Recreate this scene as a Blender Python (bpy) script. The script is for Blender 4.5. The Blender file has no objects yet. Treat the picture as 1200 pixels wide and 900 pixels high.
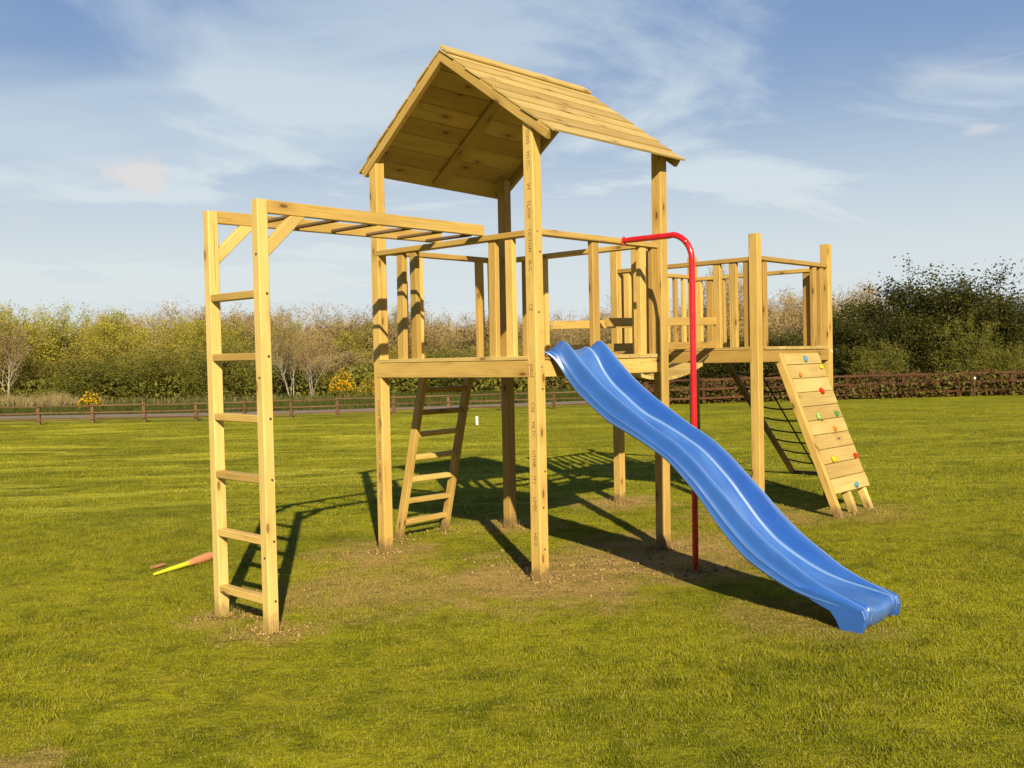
import bpy, math, random
import numpy as np
from mathutils import Vector, Matrix

R = math.radians
random.seed(7); RS = np.random.RandomState(11)
scene = bpy.context.scene
col = scene.collection

# ------------------------------------------------------------------ camera
PITCH, ROLL, CAM_H = 0.026489, 0.02109, 1.5
cam_d = bpy.data.cameras.new("camera"); cam = bpy.data.objects.new("camera", cam_d); col.objects.link(cam)
cam_d.sensor_width = 36; cam_d.lens = 36 * 1153.66 / 1200; cam_d.clip_start = .05; cam_d.clip_end = 3000
cam.matrix_world = (Matrix.Translation((0, 0, CAM_H)) @ Matrix.Rotation(math.pi / 2 - PITCH, 4, 'X')
                    @ Matrix.Rotation(-ROLL, 4, 'Z'))
scene.camera = cam

# ------------------------------------------------------------------ sky and sun
SUN_EL = R(28.3); SUN_DIR = Vector((.176, -.984, 0)).normalized() * math.cos(SUN_EL) + Vector((0, 0, math.sin(SUN_EL)))
SUN_STR, SKY_STR, EXPO = 5.0, .086, .50
scene.view_settings.view_transform = 'Standard'; scene.view_settings.look = 'None'
scene.view_settings.exposure = EXPO; scene.view_settings.gamma = 1
scene.view_settings.use_curve_mapping = False
scene.cycles.diffuse_bounces = 2
sun_d = bpy.data.lights.new("sun", 'SUN'); sun_d.energy = SUN_STR; sun_d.angle = R(.55); sun_d.color = (1, .84, .56)
sun = bpy.data.objects.new("sun", sun_d); col.objects.link(sun)
sun.rotation_euler = (-SUN_DIR).to_track_quat('-Z', 'Y').to_euler()
world = bpy.data.worlds.new("World"); scene.world = world; world.use_nodes = True


class NT:
    """small helper round a node tree"""
    def __init__(s, nt): s.nt = nt; s.n = nt.nodes; s.l = nt.links
    def new(s, t, **kw):
        n = s.n.new(t)
        for k, v in kw.items(): setattr(n, k, v)
        return n
    def put(s, sock, v):
        if isinstance(v, bpy.types.NodeSocket): s.l.new(v, sock)
        elif v is not None:
            if isinstance(v, (tuple, list)) and len(v) == 3 and sock.type == 'RGBA': v = (*v, 1)
            sock.default_value = v
    def math(s, op, a, b=None, c=None, clamp=False):
        n = s.new('ShaderNodeMath', operation=op); n.use_clamp = clamp
        s.put(n.inputs[0], a)
        if b is not None: s.put(n.inputs[1], b)
        if c is not None: s.put(n.inputs[2], c)
        return n.outputs[0]
    def vmath(s, op, a, b=None):
        n = s.new('ShaderNodeVectorMath', operation=op); s.put(n.inputs[0], a)
        if b is not None: s.put(n.inputs[1], b)
        return n.outputs[1] if op in ('DISTANCE', 'LENGTH', 'DOT_PRODUCT') else n.outputs[0]
    def scale(s, v, f): return s.vmath('MULTIPLY', v, f if isinstance(f, tuple) else (f, f, f))
    def noise(s, v, sc, det=4, rough=.55, dist=0, dim='3D', w=None):
        n = s.new('ShaderNodeTexNoise'); n.noise_dimensions = dim
        if v is not None: s.put(n.inputs['Vector'], v)
        n.inputs['Scale'].default_value = sc; n.inputs['Detail'].default_value = det
        n.inputs['Roughness'].default_value = rough; n.inputs['Distortion'].default_value = dist
        return n.outputs['Fac']
    def ramp(s, f, a, b, c=0., d=1., smooth=True):
        n = s.new('ShaderNodeMapRange'); n.interpolation_type = 'SMOOTHSTEP' if smooth else 'LINEAR'
        s.put(n.inputs[0], f)
        for i, v in enumerate((a, b, c, d)): s.put(n.inputs[i + 1], v)
        return n.outputs[0]
    def mix(s, f, a, b, mode='MIX'):
        n = s.new('ShaderNodeMix', data_type='RGBA', blend_type=mode)
        s.put(n.inputs[0], f); s.put(n.inputs[6], a); s.put(n.inputs[7], b)
        return n.outputs[2]
    def comb(s, x, y, z):
        n = s.new('ShaderNodeCombineXYZ'); s.put(n.inputs[0], x); s.put(n.inputs[1], y); s.put(n.inputs[2], z); return n.outputs[0]
    def sep(s, v):
        n = s.new('ShaderNodeSeparateXYZ'); s.put(n.inputs[0], v); return n.outputs


w = NT(world.node_tree); w.n.clear()
sky = w.new('ShaderNodeTexSky', sky_type='NISHITA'); sky.sun_disc = False
sky.sun_elevation = SUN_EL; sky.sun_rotation = math.atan2(SUN_DIR.x, SUN_DIR.y)
sky.air_density = 1.0; sky.dust_density = 1.2; sky.ozone_density = 1.6; sky.altitude = 50
g = w.new('ShaderNodeTexCoord').outputs['Generated']
gx, gy, gz = w.sep(g)
zz = w.math('ADD', w.math('MAXIMUM', gz, 0), .10)
px, py = w.math('DIVIDE', gx, zz), w.math('DIVIDE', gy, zz)
# long thin cirrus drifting obliquely, and softer veils
c1 = w.noise(w.comb(w.math('ADD', w.math('MULTIPLY', px, .55), w.math('MULTIPLY', py, .25)), w.math('SUBTRACT', w.math('MULTIPLY', py, .60), w.math('MULTIPLY', px, .30)), 3.1), 1.25, 7, .58, .7)
c2 = w.noise(w.comb(w.math('MULTIPLY', px, .30), w.math('MULTIPLY', py, .55), 8.3), 1.0, 4, .5, .3)
veil = w.math('MULTIPLY', w.ramp(c2, .36, .62), w.ramp(gx, .3, -.3, .30, .85))
wisp = w.math('MULTIPLY', w.ramp(c1, .43, .66), .82)
cl = w.math('ADD', veil, wisp, clamp=True)
cl = w.math('MULTIPLY', cl, w.ramp(gz, .55, .12, .45, 1.))
low = w.ramp(gz, .30, .07, 0., .92)
cl = w.math('MAXIMUM', cl, low)
# few small puffs
pf = w.noise(w.comb(w.math('MULTIPLY', gx, 7.), w.math('MULTIPLY', gz, 17.), 5.6), 1.0, 5, .5, .1)
puff = w.math('MULTIPLY', w.ramp(pf, .60, .71), w.math('MULTIPLY', w.ramp(gz, .07, .12), w.ramp(gz, .27, .20)))
skyc = w.mix(.88, sky.outputs[0], (1.45, 2.42, 4.5))
skyc = w.mix(w.ramp(gz, .0, .42), w.mix(.6, skyc, (4.0, 5.0, 6.0)), skyc)
c = w.mix(cl, skyc, w.mix(w.ramp(gz, .22, .04), (5.3, 6.1, 6.6), (5.95, 6.45, 6.5)))
c = w.mix(w.math('MULTIPLY', puff, .6), c, (6.3, 6.2, 6.1))
# one little cumulus over the left of the wood, and the trace of an aircraft on the right
pn = w.noise(g, 38., 5, .6)
pd = w.vmath('LENGTH', w.vmath('MULTIPLY', w.vmath('SUBTRACT', g, (-0.3419, 0.9228, 0.1778)), (1., 1., 1.9)))
c = w.mix(w.math('MULTIPLY', w.ramp(w.math('ADD', pd, w.math('MULTIPLY', w.math('SUBTRACT', pn, .5), .055)), .038, .012), .85), c, (6.2, 6.0, 5.9))
tl = w.math('ABSOLUTE', w.vmath('DOT_PRODUCT', g, (0.21771, 0.17086, -0.96094)))
tr_ = w.math('MULTIPLY', w.math('MULTIPLY', w.ramp(tl, .0022, .0004), w.ramp(gx, .36, .42)), w.math('GREATER_THAN', gy, 0.))
c = w.mix(w.math('MULTIPLY', tr_, .13), c, (5.2, 5.8, 6.4))
# unseen sky overhead and behind the camera, darkened to cut the ambient light
c = w.mix(w.ramp(gz, .40, .72), c, (.40, .80, 2.1))
c = w.mix(w.math('MULTIPLY', w.ramp(gy, .30, -.15), .85), c, (.55, 1.0, 2.1))
bg = w.new('ShaderNodeBackground'); w.put(bg.inputs[0], c); bg.inputs[1].default_value = SKY_STR
w.l.new(bg.outputs[0], w.new('ShaderNodeOutputWorld').inputs[0])

# ------------------------------------------------------------------ helpers
def link(o, parent=None):
    col.objects.link(o)
    if parent: o.parent = parent
    return o
def tag(o, label=None, cat=None, group=None, kind=None):
    for k, v in (('label', label), ('category', cat), ('group', group), ('kind', kind)):
        if v: o[k] = v
    return o
def empty(name, loc=(0, 0, 0), rz=0, parent=None):
    o = bpy.data.objects.new(name, None); o.location = loc; o.rotation_euler.z = rz; o.empty_display_size = .2
    return link(o, parent)
def material(name):
    m = bpy.data.materials.new(name); m.use_nodes = True; t = NT(m.node_tree); t.n.clear()
    out = t.new('ShaderNodeOutputMaterial'); b = t.new('ShaderNodeBsdfPrincipled'); t.l.new(b.outputs[0], out.inputs[0])
    t.b = b; t.out = out
    return m, t
def bump(t, h, strength=.3, dist=.01):
    n = t.new('ShaderNodeBump'); n.inputs['Strength'].default_value = strength; n.inputs['Distance'].default_value = dist
    t.put(n.inputs['Height'], h); t.l.new(n.outputs[0], t.b.inputs['Normal'])

class MB:
    """collects solids with a UV that runs along the grain and a tone per board"""
    def __init__(s): s.v = []; s.f = []; s.uv = []; s.t = []; s.sm = []
    def add(s, V, F, UV, tone, smooth=False):
        k = len(s.v); s.v += [tuple(p) for p in V]
        for f, u in zip(F, UV): s.f.append([k + i for i in f]); s.uv += u; s.t.append(tone); s.sm.append(smooth)
    def bar(s, p0, p1, wd, dp, ref=(0, 0, 1), ch=.004, tone=None, cut0=None, cut1=None):
        """rectangular timber from p0 to p1: wd across ref, dp along ref; chamfered edges"""
        p0, p1 = Vector(p0), Vector(p1); a = (p1 - p0); L = a.length; a.normalize()
        r = Vector(ref); r = (r - a * r.dot(a)).normalized(); q = a.cross(r)
        tone = random.random() ** 1.1 if tone is None else tone; ou, ov = random.random() * 40, random.random() * 40
        hw, hd = wd / 2, dp / 2; c = min(ch, hw * .4, hd * .4)
        prof = [(-hw + c, -hd), (hw - c, -hd), (hw, -hd + c), (hw, hd - c), (hw - c, hd), (-hw + c, hd), (-hw, hd - c), (-hw, -hd + c)]
        V = []
        for P, cut in ((p0, cut0), (p1, cut1)):
            for x, y in prof:
                pt = P + q * x + r * y
                if cut:                      # mitre plane (point, normal)
                    cp, cn = Vector(cut[0]), Vector(cut[1]); pt = pt + a * ((cp - pt).dot(cn) / a.dot(cn))
                V.append(pt)
        F, UV = [], []; per = 0
        for i in range(8):
            j = (i + 1) % 8; d = (Vector(prof[j]) - Vector(prof[i])).length
            F.append((i, j, 8 + j, 8 + i))
            UV.append([(ou, ov + per), (ou, ov + per + d), (ou + L, ov + per + d), (ou + L, ov + per)]); per += d
        F.append(tuple(range(7, -1, -1))); UV.append([(ou + prof[i][0] * .3, ov + 3 + prof[i][1]) for i in range(7, -1, -1)])
        F.append(tuple(range(8, 16))); UV.append([(ou + prof[i][0] * .3, ov + 5 + prof[i][1]) for i in range(8)])
        s.add(V, F, UV, tone); return s
    def tube(s, pts, rad, n=10, tone=None, caps=True, closed=False):
        pts = [Vector(p) for p in pts]; rad = rad if isinstance(rad, (list, tuple)) else [rad] * len(pts)
        tone = random.random() if tone is None else tone
        V = []; prev = None
        for i, p in enumerate(pts):
            a = (pts[min(i + 1, len(pts) - 1)] - pts[max(i - 1, 0)]).normalized()
            if prev is None: prev = Vector((0, 0, 1)) if abs(a.z) < .9 else Vector((1, 0, 0))
            r = (prev - a * prev.dot(a)).normalized(); q = a.cross(r); prev = r
            for k in range(n):
                an = 2 * math.pi * k / n; V.append(p + (r * math.cos(an) + q * math.sin(an)) * rad[i])
        F, UV = [], []; L = 0
        for i in range(len(pts) - 1):
            d = (pts[i + 1] - pts[i]).length
            for k in range(n):
                j = (k + 1) % n; F.append((i * n + k, i * n + j, (i + 1) * n + j, (i + 1) * n + k))
                UV.append([(L, k / n * .2), (L, (k + 1) / n * .2), (L + d, (k + 1) / n * .2), (L + d, k / n * .2)])
            L += d
        s.add(V, F, UV, tone, True)
        if caps:
            e = (len(pts) - 1) * n
            s.add(V[:n], [tuple(range(n - 1, -1, -1))], [[(0, 0)] * n], tone); s.add(V[e:], [tuple(range(n))], [[(0, 0)] * n], tone)
        return s
    def build(s, name, mt, parent=None):
        me = bpy.data.meshes.new(name); me.from_pydata(s.v, [], s.f)
        uv = me.uv_layers.new(name='UVMap'); uv.data.foreach_set('uv', np.array(s.uv, dtype=np.float32).ravel())
        at = me.attributes.new('tone', 'FLOAT', 'FACE'); at.data.foreach_set('value', np.array(s.t, dtype=np.float32))
        me.polygons.foreach_set('use_smooth', s.sm); me.materials.append(mt); me.update()
        return link(bpy.data.objects.new(name, me), parent)

def npmesh(name, V, faces, tone=None, uv=None):
    """faces: list of (M,k) index arrays"""
    me = bpy.data.meshes.new(name); me.vertices.add(len(V)); me.vertices.foreach_set('co', V.astype(np.float32).ravel())
    idx = np.concatenate([f.ravel() for f in faces]).astype(np.int32)
    tot = np.concatenate([np.full(len(f), f.shape[1]) for f in faces]).astype(np.int32)
    me.loops.add(len(idx)); me.loops.foreach_set('vertex_index', idx)
    me.polygons.add(len(tot)); st = np.concatenate([[0], np.cumsum(tot)[:-1]]).astype(np.int32)
    me.polygons.foreach_set('loop_start', st); me.polygons.foreach_set('loop_total', tot)
    if tone is not None:
        a = me.attributes.new('tone', 'FLOAT', 'FACE'); a.data.foreach_set('value', tone.astype(np.float32))
    me.update(calc_edges=True)
    return me

# ------------------------------------------------------------------ materials
def wood(name, base, hi, lo, rough=.62, dirt=0., knots=1., dull=(.64, .59, .52)):
    m, t = material(name)
    uv = t.new('ShaderNodeUVMap', uv_map='UVMap').outputs[0]; u, v, _ = t.sep(uv)
    at = t.new('ShaderNodeAttribute', attribute_name='tone').outputs['Fac']
    # board faces: wavering growth rings drawn out along the length
    warp = t.noise(t.comb(t.math('MULTIPLY', u, 1.3), t.math('MULTIPLY', v, 3.), at), 1.5, 2, .5)
    rings = t.math('SINE', t.math('MULTIPLY', t.math('ADD', v, t.math('MULTIPLY', warp, .055)), 520.))
    fine = t.noise(t.comb(t.math('MULTIPLY', u, 2.2), t.math('MULTIPLY', v, 95.), at), 1., 6, .65)
    blot = t.noise(t.comb(t.math('MULTIPLY', u, 1.6), t.math('MULTIPLY', v, 7.), at), 1., 4, .6)
    c_ = t.mix(t.ramp(blot, .3, .7), base, hi)
    c_ = t.mix(t.math('MULTIPLY', t.ramp(rings, -.4, 1.), t.ramp(blot, .2, .8, .10, .34)), c_, lo)
    c_ = t.mix(t.math('MULTIPLY', t.ramp(fine, .46, .72), .55), c_, lo)
    stn = t.noise(t.comb(t.math('MULTIPLY', u, 5.), t.math('MULTIPLY', v, 22.), at), 1., 5, .7)
    c_ = t.mix(t.math('MULTIPLY', t.ramp(stn, .54, .74), .40), c_, (lo[0] * .75, lo[1] * .85, lo[2] * .9))
    # knots
    vo = t.new('ShaderNodeTexVoronoi'); vo.voronoi_dimensions = '2D'; vo.inputs['Randomness'].default_value = 1.
    t.put(vo.inputs['Vector'], t.comb(t.math('ADD', t.math('MULTIPLY', u, 2.3), t.math('MULTIPLY', fine, .03)), t.math('MULTIPLY', v, 6.5), 0)); vo.inputs['Scale'].default_value = 1.
    kd = vo.outputs['Distance']; kr = t.sep(vo.outputs['Color'])[0]
    big = t.math('MULTIPLY', t.ramp(kd, .085, .05), t.math('GREATER_THAN', kr, .52))
    halo = t.math('MULTIPLY', t.ramp(kd, .30, .06), t.math('GREATER_THAN', kr, .52))
    c_ = t.mix(t.math('MULTIPLY', halo, .48 * knots), c_, lo)
    c_ = t.mix(t.math('MULTIPLY', big, .8 * knots), c_, (lo[0] * .35, lo[1] * .28, lo[2] * .3))
    # drying checks along the grain and a greenish tinge of the treatment
    chk = t.noise(t.comb(t.math('MULTIPLY', u, 1.1), t.math('MULTIPLY', v, 70.), t.math('ADD', at, 3.)), 1., 2, .4)
    c_ = t.mix(t.math('MULTIPLY', t.ramp(chk, .70, .76), .65), c_, (lo[0] * .4, lo[1] * .36, lo[2] * .4))
    grn = t.noise(t.comb(t.math('MULTIPLY', u, .9), t.math('MULTIPLY', v, 4.), t.math('ADD', at, 9.)), 1., 3, .5)
    c_ = t.mix(t.math('MULTIPLY', t.ramp(grn, .48, .70), .30), c_, (lo[0] * 1.05, lo[1] * 1.35, lo[2] * 1.2))
    # each board its own tint
    c_ = t.mix(1., c_, t.mix(at, dull, (1.12, 1.14, 1.16)), 'MULTIPLY')
    if dirt:                                  # earth splashed on the feet
        z = t.sep(t.new('ShaderNodeNewGeometry').outputs['Position'])[2]
        dn = t.noise(t.new('ShaderNodeNewGeometry').outputs['Position'], 22, 5, .6)
        d_ = t.math('MULTIPLY', t.ramp(t.math('SUBTRACT', z, t.math('MULTIPLY', dn, .16)), .06, -.04), dirt)
        c_ = t.mix(d_, c_, (.16, .10, .05))
    t.put(t.b.inputs['Base Color'], c_)
    t.put(t.b.inputs['Roughness'], t.ramp(fine, .3, .8, rough - .06, rough + .12)); t.b.inputs['Specular IOR Level'].default_value = .35
    bump(t, t.math('ADD', fine, t.math('MULTIPLY', rings, .12)), .35, .002)
    return m
M = {}
M['pine'] = wood('treated_pine', (.595, .395, .108), (.71, .51, .16), (.36, .205, .058), dirt=.8)
M['pale_pine'] = wood('pale_sawn_pine', (.68, .495, .165), (.77, .59, .22), (.45, .28, .085), dirt=.5)
M['board'] = wood('sawn_board', (.52, .375, .130), (.62, .47, .18), (.32, .205, .075), rough=.7, dull=(.80, .76, .70))
M['round'] = wood('dark_rounded_log', (.20, .13, .07), (.26, .17, .09), (.10, .06, .03), rough=.75)

def flat(name, base, rough=.5, var=.12, scale=8, spec=.5, coat=0., metal=0.):
    m, t = material(name); P = t.new('ShaderNodeNewGeometry').outputs['Position']
    nz = t.noise(P, scale, 5, .6)
    c_ = t.mix(t.ramp(nz, .3, .7), tuple(x * (1 - var) for x in base), tuple(min(1, x * (1 + var)) for x in base))
    t.put(t.b.inputs['Base Color'], c_); t.put(t.b.inputs['Roughness'], t.ramp(nz, .3, .7, max(.03, rough - .05), rough + .07))
    t.b.inputs['Specular IOR Level'].default_value = spec; t.b.inputs['Coat Weight'].default_value = coat; t.b.inputs['Metallic'].default_value = metal
    t.b.inputs['Coat Roughness'].default_value = .15
    return m
def slide_mat():
    m, t = material('blue_plastic'); P = t.new('ShaderNodeNewGeometry').outputs['Position']
    nz = t.noise(P, 3, 4, .6); fs = t.noise(P, 60, 3, .6)
    uv = t.new('ShaderNodeUVMap', uv_map='UVMap').outputs[0]; u, v, _ = t.sep(uv)
    scr = t.noise(t.comb(t.math('MULTIPLY', u, 2.5), t.math('MULTIPLY', v, 90.), 0), 1., 5, .7)
    c_ = t.mix(t.ramp(nz, .3, .7), (.018, .100, .44), (.026, .130, .52))
    c_ = t.mix(t.math('MULTIPLY', t.ramp(scr, .55, .8), .25), c_, (.14, .28, .62))
    # highlights painted as pale lines on rims and creases, and blotches along the chute floor
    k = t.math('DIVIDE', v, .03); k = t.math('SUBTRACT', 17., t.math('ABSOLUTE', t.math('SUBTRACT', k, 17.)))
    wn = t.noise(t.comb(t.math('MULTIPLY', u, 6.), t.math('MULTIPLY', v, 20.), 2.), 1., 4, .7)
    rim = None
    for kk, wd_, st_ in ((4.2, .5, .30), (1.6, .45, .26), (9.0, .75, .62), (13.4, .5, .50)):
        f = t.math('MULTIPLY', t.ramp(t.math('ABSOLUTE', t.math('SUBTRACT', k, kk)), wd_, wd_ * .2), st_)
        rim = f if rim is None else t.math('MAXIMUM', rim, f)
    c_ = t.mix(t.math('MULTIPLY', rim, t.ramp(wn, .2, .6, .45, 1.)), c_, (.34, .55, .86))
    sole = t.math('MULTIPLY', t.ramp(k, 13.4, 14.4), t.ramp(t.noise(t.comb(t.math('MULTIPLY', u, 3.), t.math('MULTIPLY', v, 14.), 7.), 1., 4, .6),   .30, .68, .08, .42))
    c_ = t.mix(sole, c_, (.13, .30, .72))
    t.put(t.b.inputs['Base Color'], c_); t.put(t.b.inputs['Roughness'], t.ramp(scr, .35, .75, .30, .50)); t.b.inputs['Coat Weight'].default_value = .8; t.b.inputs['Coat Roughness'].default_value = .30; t.b.inputs['Coat IOR'].default_value = 1.7
    t.b.inputs['Specular IOR Level'].default_value = .8
    bump(t, t.math('ADD', t.math('MULTIPLY', nz, 2.), t.math('MULTIPLY', fs, .1)), .22, .006)
    return m
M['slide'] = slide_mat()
M['red'] = flat('red_painted_steel', (.62, .012, .022), .28, .08, 30, .5, .4)
M['ink'] = flat('grading_ink', (.23, .135, .055), .8, .2, 60, .1)
M['rope'] = flat('dark_rope', (.05, .05, .035), .9, .3, 80, .1)
M['steel'] = flat('zinc_steel', (.6, .6, .58), .4, .1, 40, .5, 0, .8)
for k, c_ in dict(blue=(.08, .26, .45), yellow=(.72, .50, .02), orange=(.66, .17, .03), red=(.55, .03, .02), lime=(.26, .46, .15), green=(.06, .24, .07)).items():
    M['hold_' + k] = flat('hold_resin_' + k, c_, .7, .25, 60, .25)

def lawn_colour(t, P):
    """mown lawn: darker and yellower drifts, mowing streaks, worn straw and earth round the new posts; returns colour, wear"""
    x, y, z = t.sep(P)
    n1 = t.noise(P, .55, 5, .6, .3); n2 = t.noise(P, 2.6, 5, .65); n3 = t.noise(P, 11., 4, .6)
    # mowing streaks, wavering, closer together than wide
    wv = t.noise(t.scale(P, (.22, .22, .22)), 1., 2, .5)
    s1 = t.noise(t.comb(t.math('MULTIPLY', x, .26), t.math('ADD', t.math('MULTIPLY', y, 1.5), t.math('MULTIPLY', wv, 5.)), 0.), 1., 4, .62)
    s2 = t.noise(t.comb(t.math('MULTIPLY', x, .9), t.math('ADD', t.math('MULTIPLY', y, 4.), t.math('MULTIPLY', wv, 5.)), 4.), 1., 3, .6)
    c_ = t.mix(t.ramp(n1, .30, .70), (.185, .20, .009), (.33, .33, .014))
    c_ = t.mix(t.math('MULTIPLY', t.ramp(n2, .42, .66), .62), c_, (.34, .31, .022))
    c_ = t.mix(t.math('MULTIPLY', t.ramp(t.noise(P, 4.2, 4, .65, .4), .50, .36), .45), c_, (.095, .115, .006))
    far = t.math('MULTIPLY', t.ramp(y, 7.5, 13.), t.ramp(x, 4., -5., .40, 1.))
    c_ = t.mix(t.math('MULTIPLY', t.ramp(s1, .48, .64), t.math('MULTIPLY', far, .80)), c_, (.52, .50, .05))
    c_ = t.mix(t.math('MULTIPLY', t.ramp(s2, .50, .36), t.math('MULTIPLY', far, .5)), c_, (.10, .115, .012))
    # straw flecks of cut grass
    st = t.math('MULTIPLY', t.ramp(t.noise(P, 5.5, 4, .7), .60, .78), t.ramp(n1, .35, .7))
    c_ = t.mix(t.math('MULTIPLY', st, .55), c_, (.46, .34, .12))
    # trodden patches where the frame was put up
    wear = None
    for (wx, wy, r_, k) in WORN:
        d_ = t.vmath('DISTANCE', t.comb(x, y, 0.), (wx, wy, 0.))
        f = t.math('MULTIPLY', t.ramp(t.math('ADD', d_, t.math('MULTIPLY', t.math('SUBTRACT', n2, .5), 2.6 * r_)), r_ * 1.25, r_ * .3), k)
        wear = f if wear is None else t.math('MAXIMUM', wear, f)
    wn = t.math('MULTIPLY', wear, t.ramp(n3, .25, .62))
    c_ = t.mix(t.math('MULTIPLY', wear, .75), c_, (.37, .27, .085))
    c_ = t.mix(t.math('MULTIPLY', wn, .8), c_, (.50, .33, .135))
    return c_, wear

# frame of the climbing frame: u runs along its gable side, v away along its ridge
FO = Vector((-1.0130, 7.6719, 0)); YAW = -.75682
FU = Vector((math.cos(YAW), math.sin(YAW), 0)); FV = Vector((-math.sin(YAW), math.cos(YAW), 0))
def fw(u, v, z=0): return FO + FU * u + FV * v + Vector((0, 0, z))
def wp(u, v, r, k): p = fw(u, v); return (p.x, p.y, r, k)
WORN = [wp(0, -.1, .55, .75), wp(1.62, -.05, .80, .9), wp(1.7, .9, .75, .95), wp(1.65, 1.5, .7, .9), wp(1.3, -1.9, .30, .55), wp(.75, -1.9, .25, .4),
        wp(-.1, 3.15, .55, .8), wp(1.5, 3.1, .7, .7), wp(2.2, .95, .5, .8), wp(0, 1.44, .45, .6), wp(2.1, 3.9, .6, .40), wp(.9, -.8, .8, .55),
        wp(3.4, .2, .5, .35), (-2.05, 3.55, .30, .9)]

mg, t = material('mown_lawn')
P = t.new('ShaderNodeNewGeometry').outputs['Position']
lc, lw = lawn_colour(t, P)
x_, y_, z_ = t.sep(P)
lc = t.mix(t.math('MULTIPLY', t.ramp(t.noise(P, 60, 3, .7), .35, .7), .5), lc, t.mix(.5, lc, (.02, .022, .004)))
t.put(t.b.inputs['Base Color'], lc); t.b.inputs['Roughness'].default_value = .95; t.b.inputs['Specular IOR Level'].default_value = .08
bump(t, t.math('ADD', t.noise(P, 40, 4, .7), t.math('MULTIPLY', t.noise(P, 3, 3, .6), 6.)), .9, .02)

mb_, t = material('lawn_blade')
P = t.new('ShaderNodeNewGeometry').outputs['Position']
at = t.new('ShaderNodeAttribute', attribute_name='tone').outputs['Fac']
lc, lw = lawn_colour(t, P)
lc = t.mix(1., lc, t.mix(at, (.72, .76, .6), (1.42, 1.40, 1.35)), 'MULTIPLY')
lc = t.mix(t.math('MULTIPLY', t.math('GREATER_THAN', at, t.math('SUBTRACT', .93, t.math('MULTIPLY', lw, .35))), .75), lc, (.44, .35, .15))
t.put(t.b.inputs['Base Color'], lc); t.b.inputs['Roughness'].default_value = .55; t.b.inputs['Specular IOR Level'].default_value = .25
tr = t.new('ShaderNodeBsdfTranslucent'); t.put(tr.inputs[0], lc); mx = t.new('ShaderNodeMixShader'); mx.inputs[0].default_value = .34
t.l.new(t.b.outputs[0], mx.inputs[1]); t.l.new(tr.outputs[0], mx.inputs[2]); t.l.new(mx.outputs[0], t.out.inputs[0])

# ------------------------------------------------------------------ ground
def sheet(name, pts, mt, z=0.):
    me = bpy.data.meshes.new(name); me.from_pydata([(x, y, z) for x, y in pts], [], [tuple(range(len(pts)))]); me.materials.append(mt)
    o = bpy.data.objects.new(name, me); return tag(link(o), kind='structure')
sheet('lawn', [(-600, -300), (600, -300), (600, 1200), (-600, 1200)], mg)

def ground_mat(name, a, b, c_, sc):
    m, t = material(name); P = t.new('ShaderNodeNewGeometry').outputs['Position']
    k = t.mix(t.ramp(t.noise(P, sc, 5, .6), .3, .7), a, b); k = t.mix(t.ramp(t.noise(P, sc * 7, 4, .6), .5, .75), k, c_)
    t.put(t.b.inputs['Base Color'], k); t.b.inputs['Roughness'].default_value = .95; t.b.inputs['Specular IOR Level'].default_value = .1
    bump(t, t.noise(P, sc * 20, 4, .7), .6, .03); return m
m_rough = ground_mat('rough_ground', (.050, .062, .012), (.085, .095, .018), (.14, .12, .04), .5)
m_path = ground_mat('gravel_path_surface', (.27, .21, .16), (.30, .24, .18), (.20, .16, .12), 1.5)
# path swings away behind the fence
PATH = [(-60, 29.6), (-30, 29.2), (-16, 29.2), (-9.3, 28.6), (-6, 28.9), (-4.1, 29.3), (1.3, 30.9), (5, 32.2), (12, 34.5), (20, 37)]
def band(pts, d0, d1): return [(x, y + d0) for x, y in pts] + [(x, y + d1) for x, y in reversed(pts)]
sheet('rough_ground', [(-400, 30.5)] + [(x, y + 1.0) for x, y in PATH] + [(60, 45), (600, 60), (600, 1100), (-400, 1100)], m_rough, .004)
def strip(name, pts, d0, d1, mt, z):
    V = []; F = []
    for x, y in pts: V += [(x, y + d0, z), (x, y + d1, z)]
    for i in range(len(pts) - 1): F.append((2 * i, 2 * i + 2, 2 * i + 3, 2 * i + 1))
    me = bpy.data.meshes.new(name); me.from_pydata(V, [], F); me.materials.append(mt)
    return tag(link(bpy.data.objects.new(name, me)), kind='structure')
strip('gravel_path', PATH, 0, 1.7, m_path, .008)

# ------------------------------------------------------------------ the climbing frame
root = empty('climbing_frame', FO, YAW)
tag(root, 'new pine climbing frame with two towers, roof, blue slide and monkey bars', 'climbing frame')
W_ = .086; H_ = W_ / 2; WM = .066; A, B = 1.6178, 1.4438
S2, G2, A2, B2 = -.0955, 1.7030, 1.5768, 1.4141; V2 = B + G2
ZD, ZR, Z2, ZR2, ZT2 = 1.510, 2.355, 1.555, 2.372, 2.576

def stamp(post, txt, u, v, z, size, k=1.):
    """grading stamp printed down the timber: real letter shapes a hair proud of the face"""
    cu = bpy.data.curves.new('stamp', 'FONT'); cu.body = txt; cu.size = size; cu.align_x = 'LEFT'; cu.align_y = 'CENTER'; cu.resolution_u = 2
    cu.space_character = 1.02; cu.extrude = .0002
    o = bpy.data.objects.new('stamp', cu); col.objects.link(o)
    bpy.context.view_layer.update(); dg = bpy.context.evaluated_depsgraph_get()
    me = bpy.data.meshes.new_from_object(o.evaluated_get(dg)); bpy.data.objects.remove(o); bpy.data.curves.remove(cu)
    # text x -> down, text y -> +u, normal -> -v
    me.transform(Matrix(((0, 1, 0, u), (0, 0, -1, v), (-1, 0, 0, z), (0, 0, 0, 1)))); me.name = 'grading_stamp'
    me.materials.clear(); me.materials.append(M['ink'])
    s = bpy.data.objects.new('grading_stamp', me); link(s, post); return s

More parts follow.
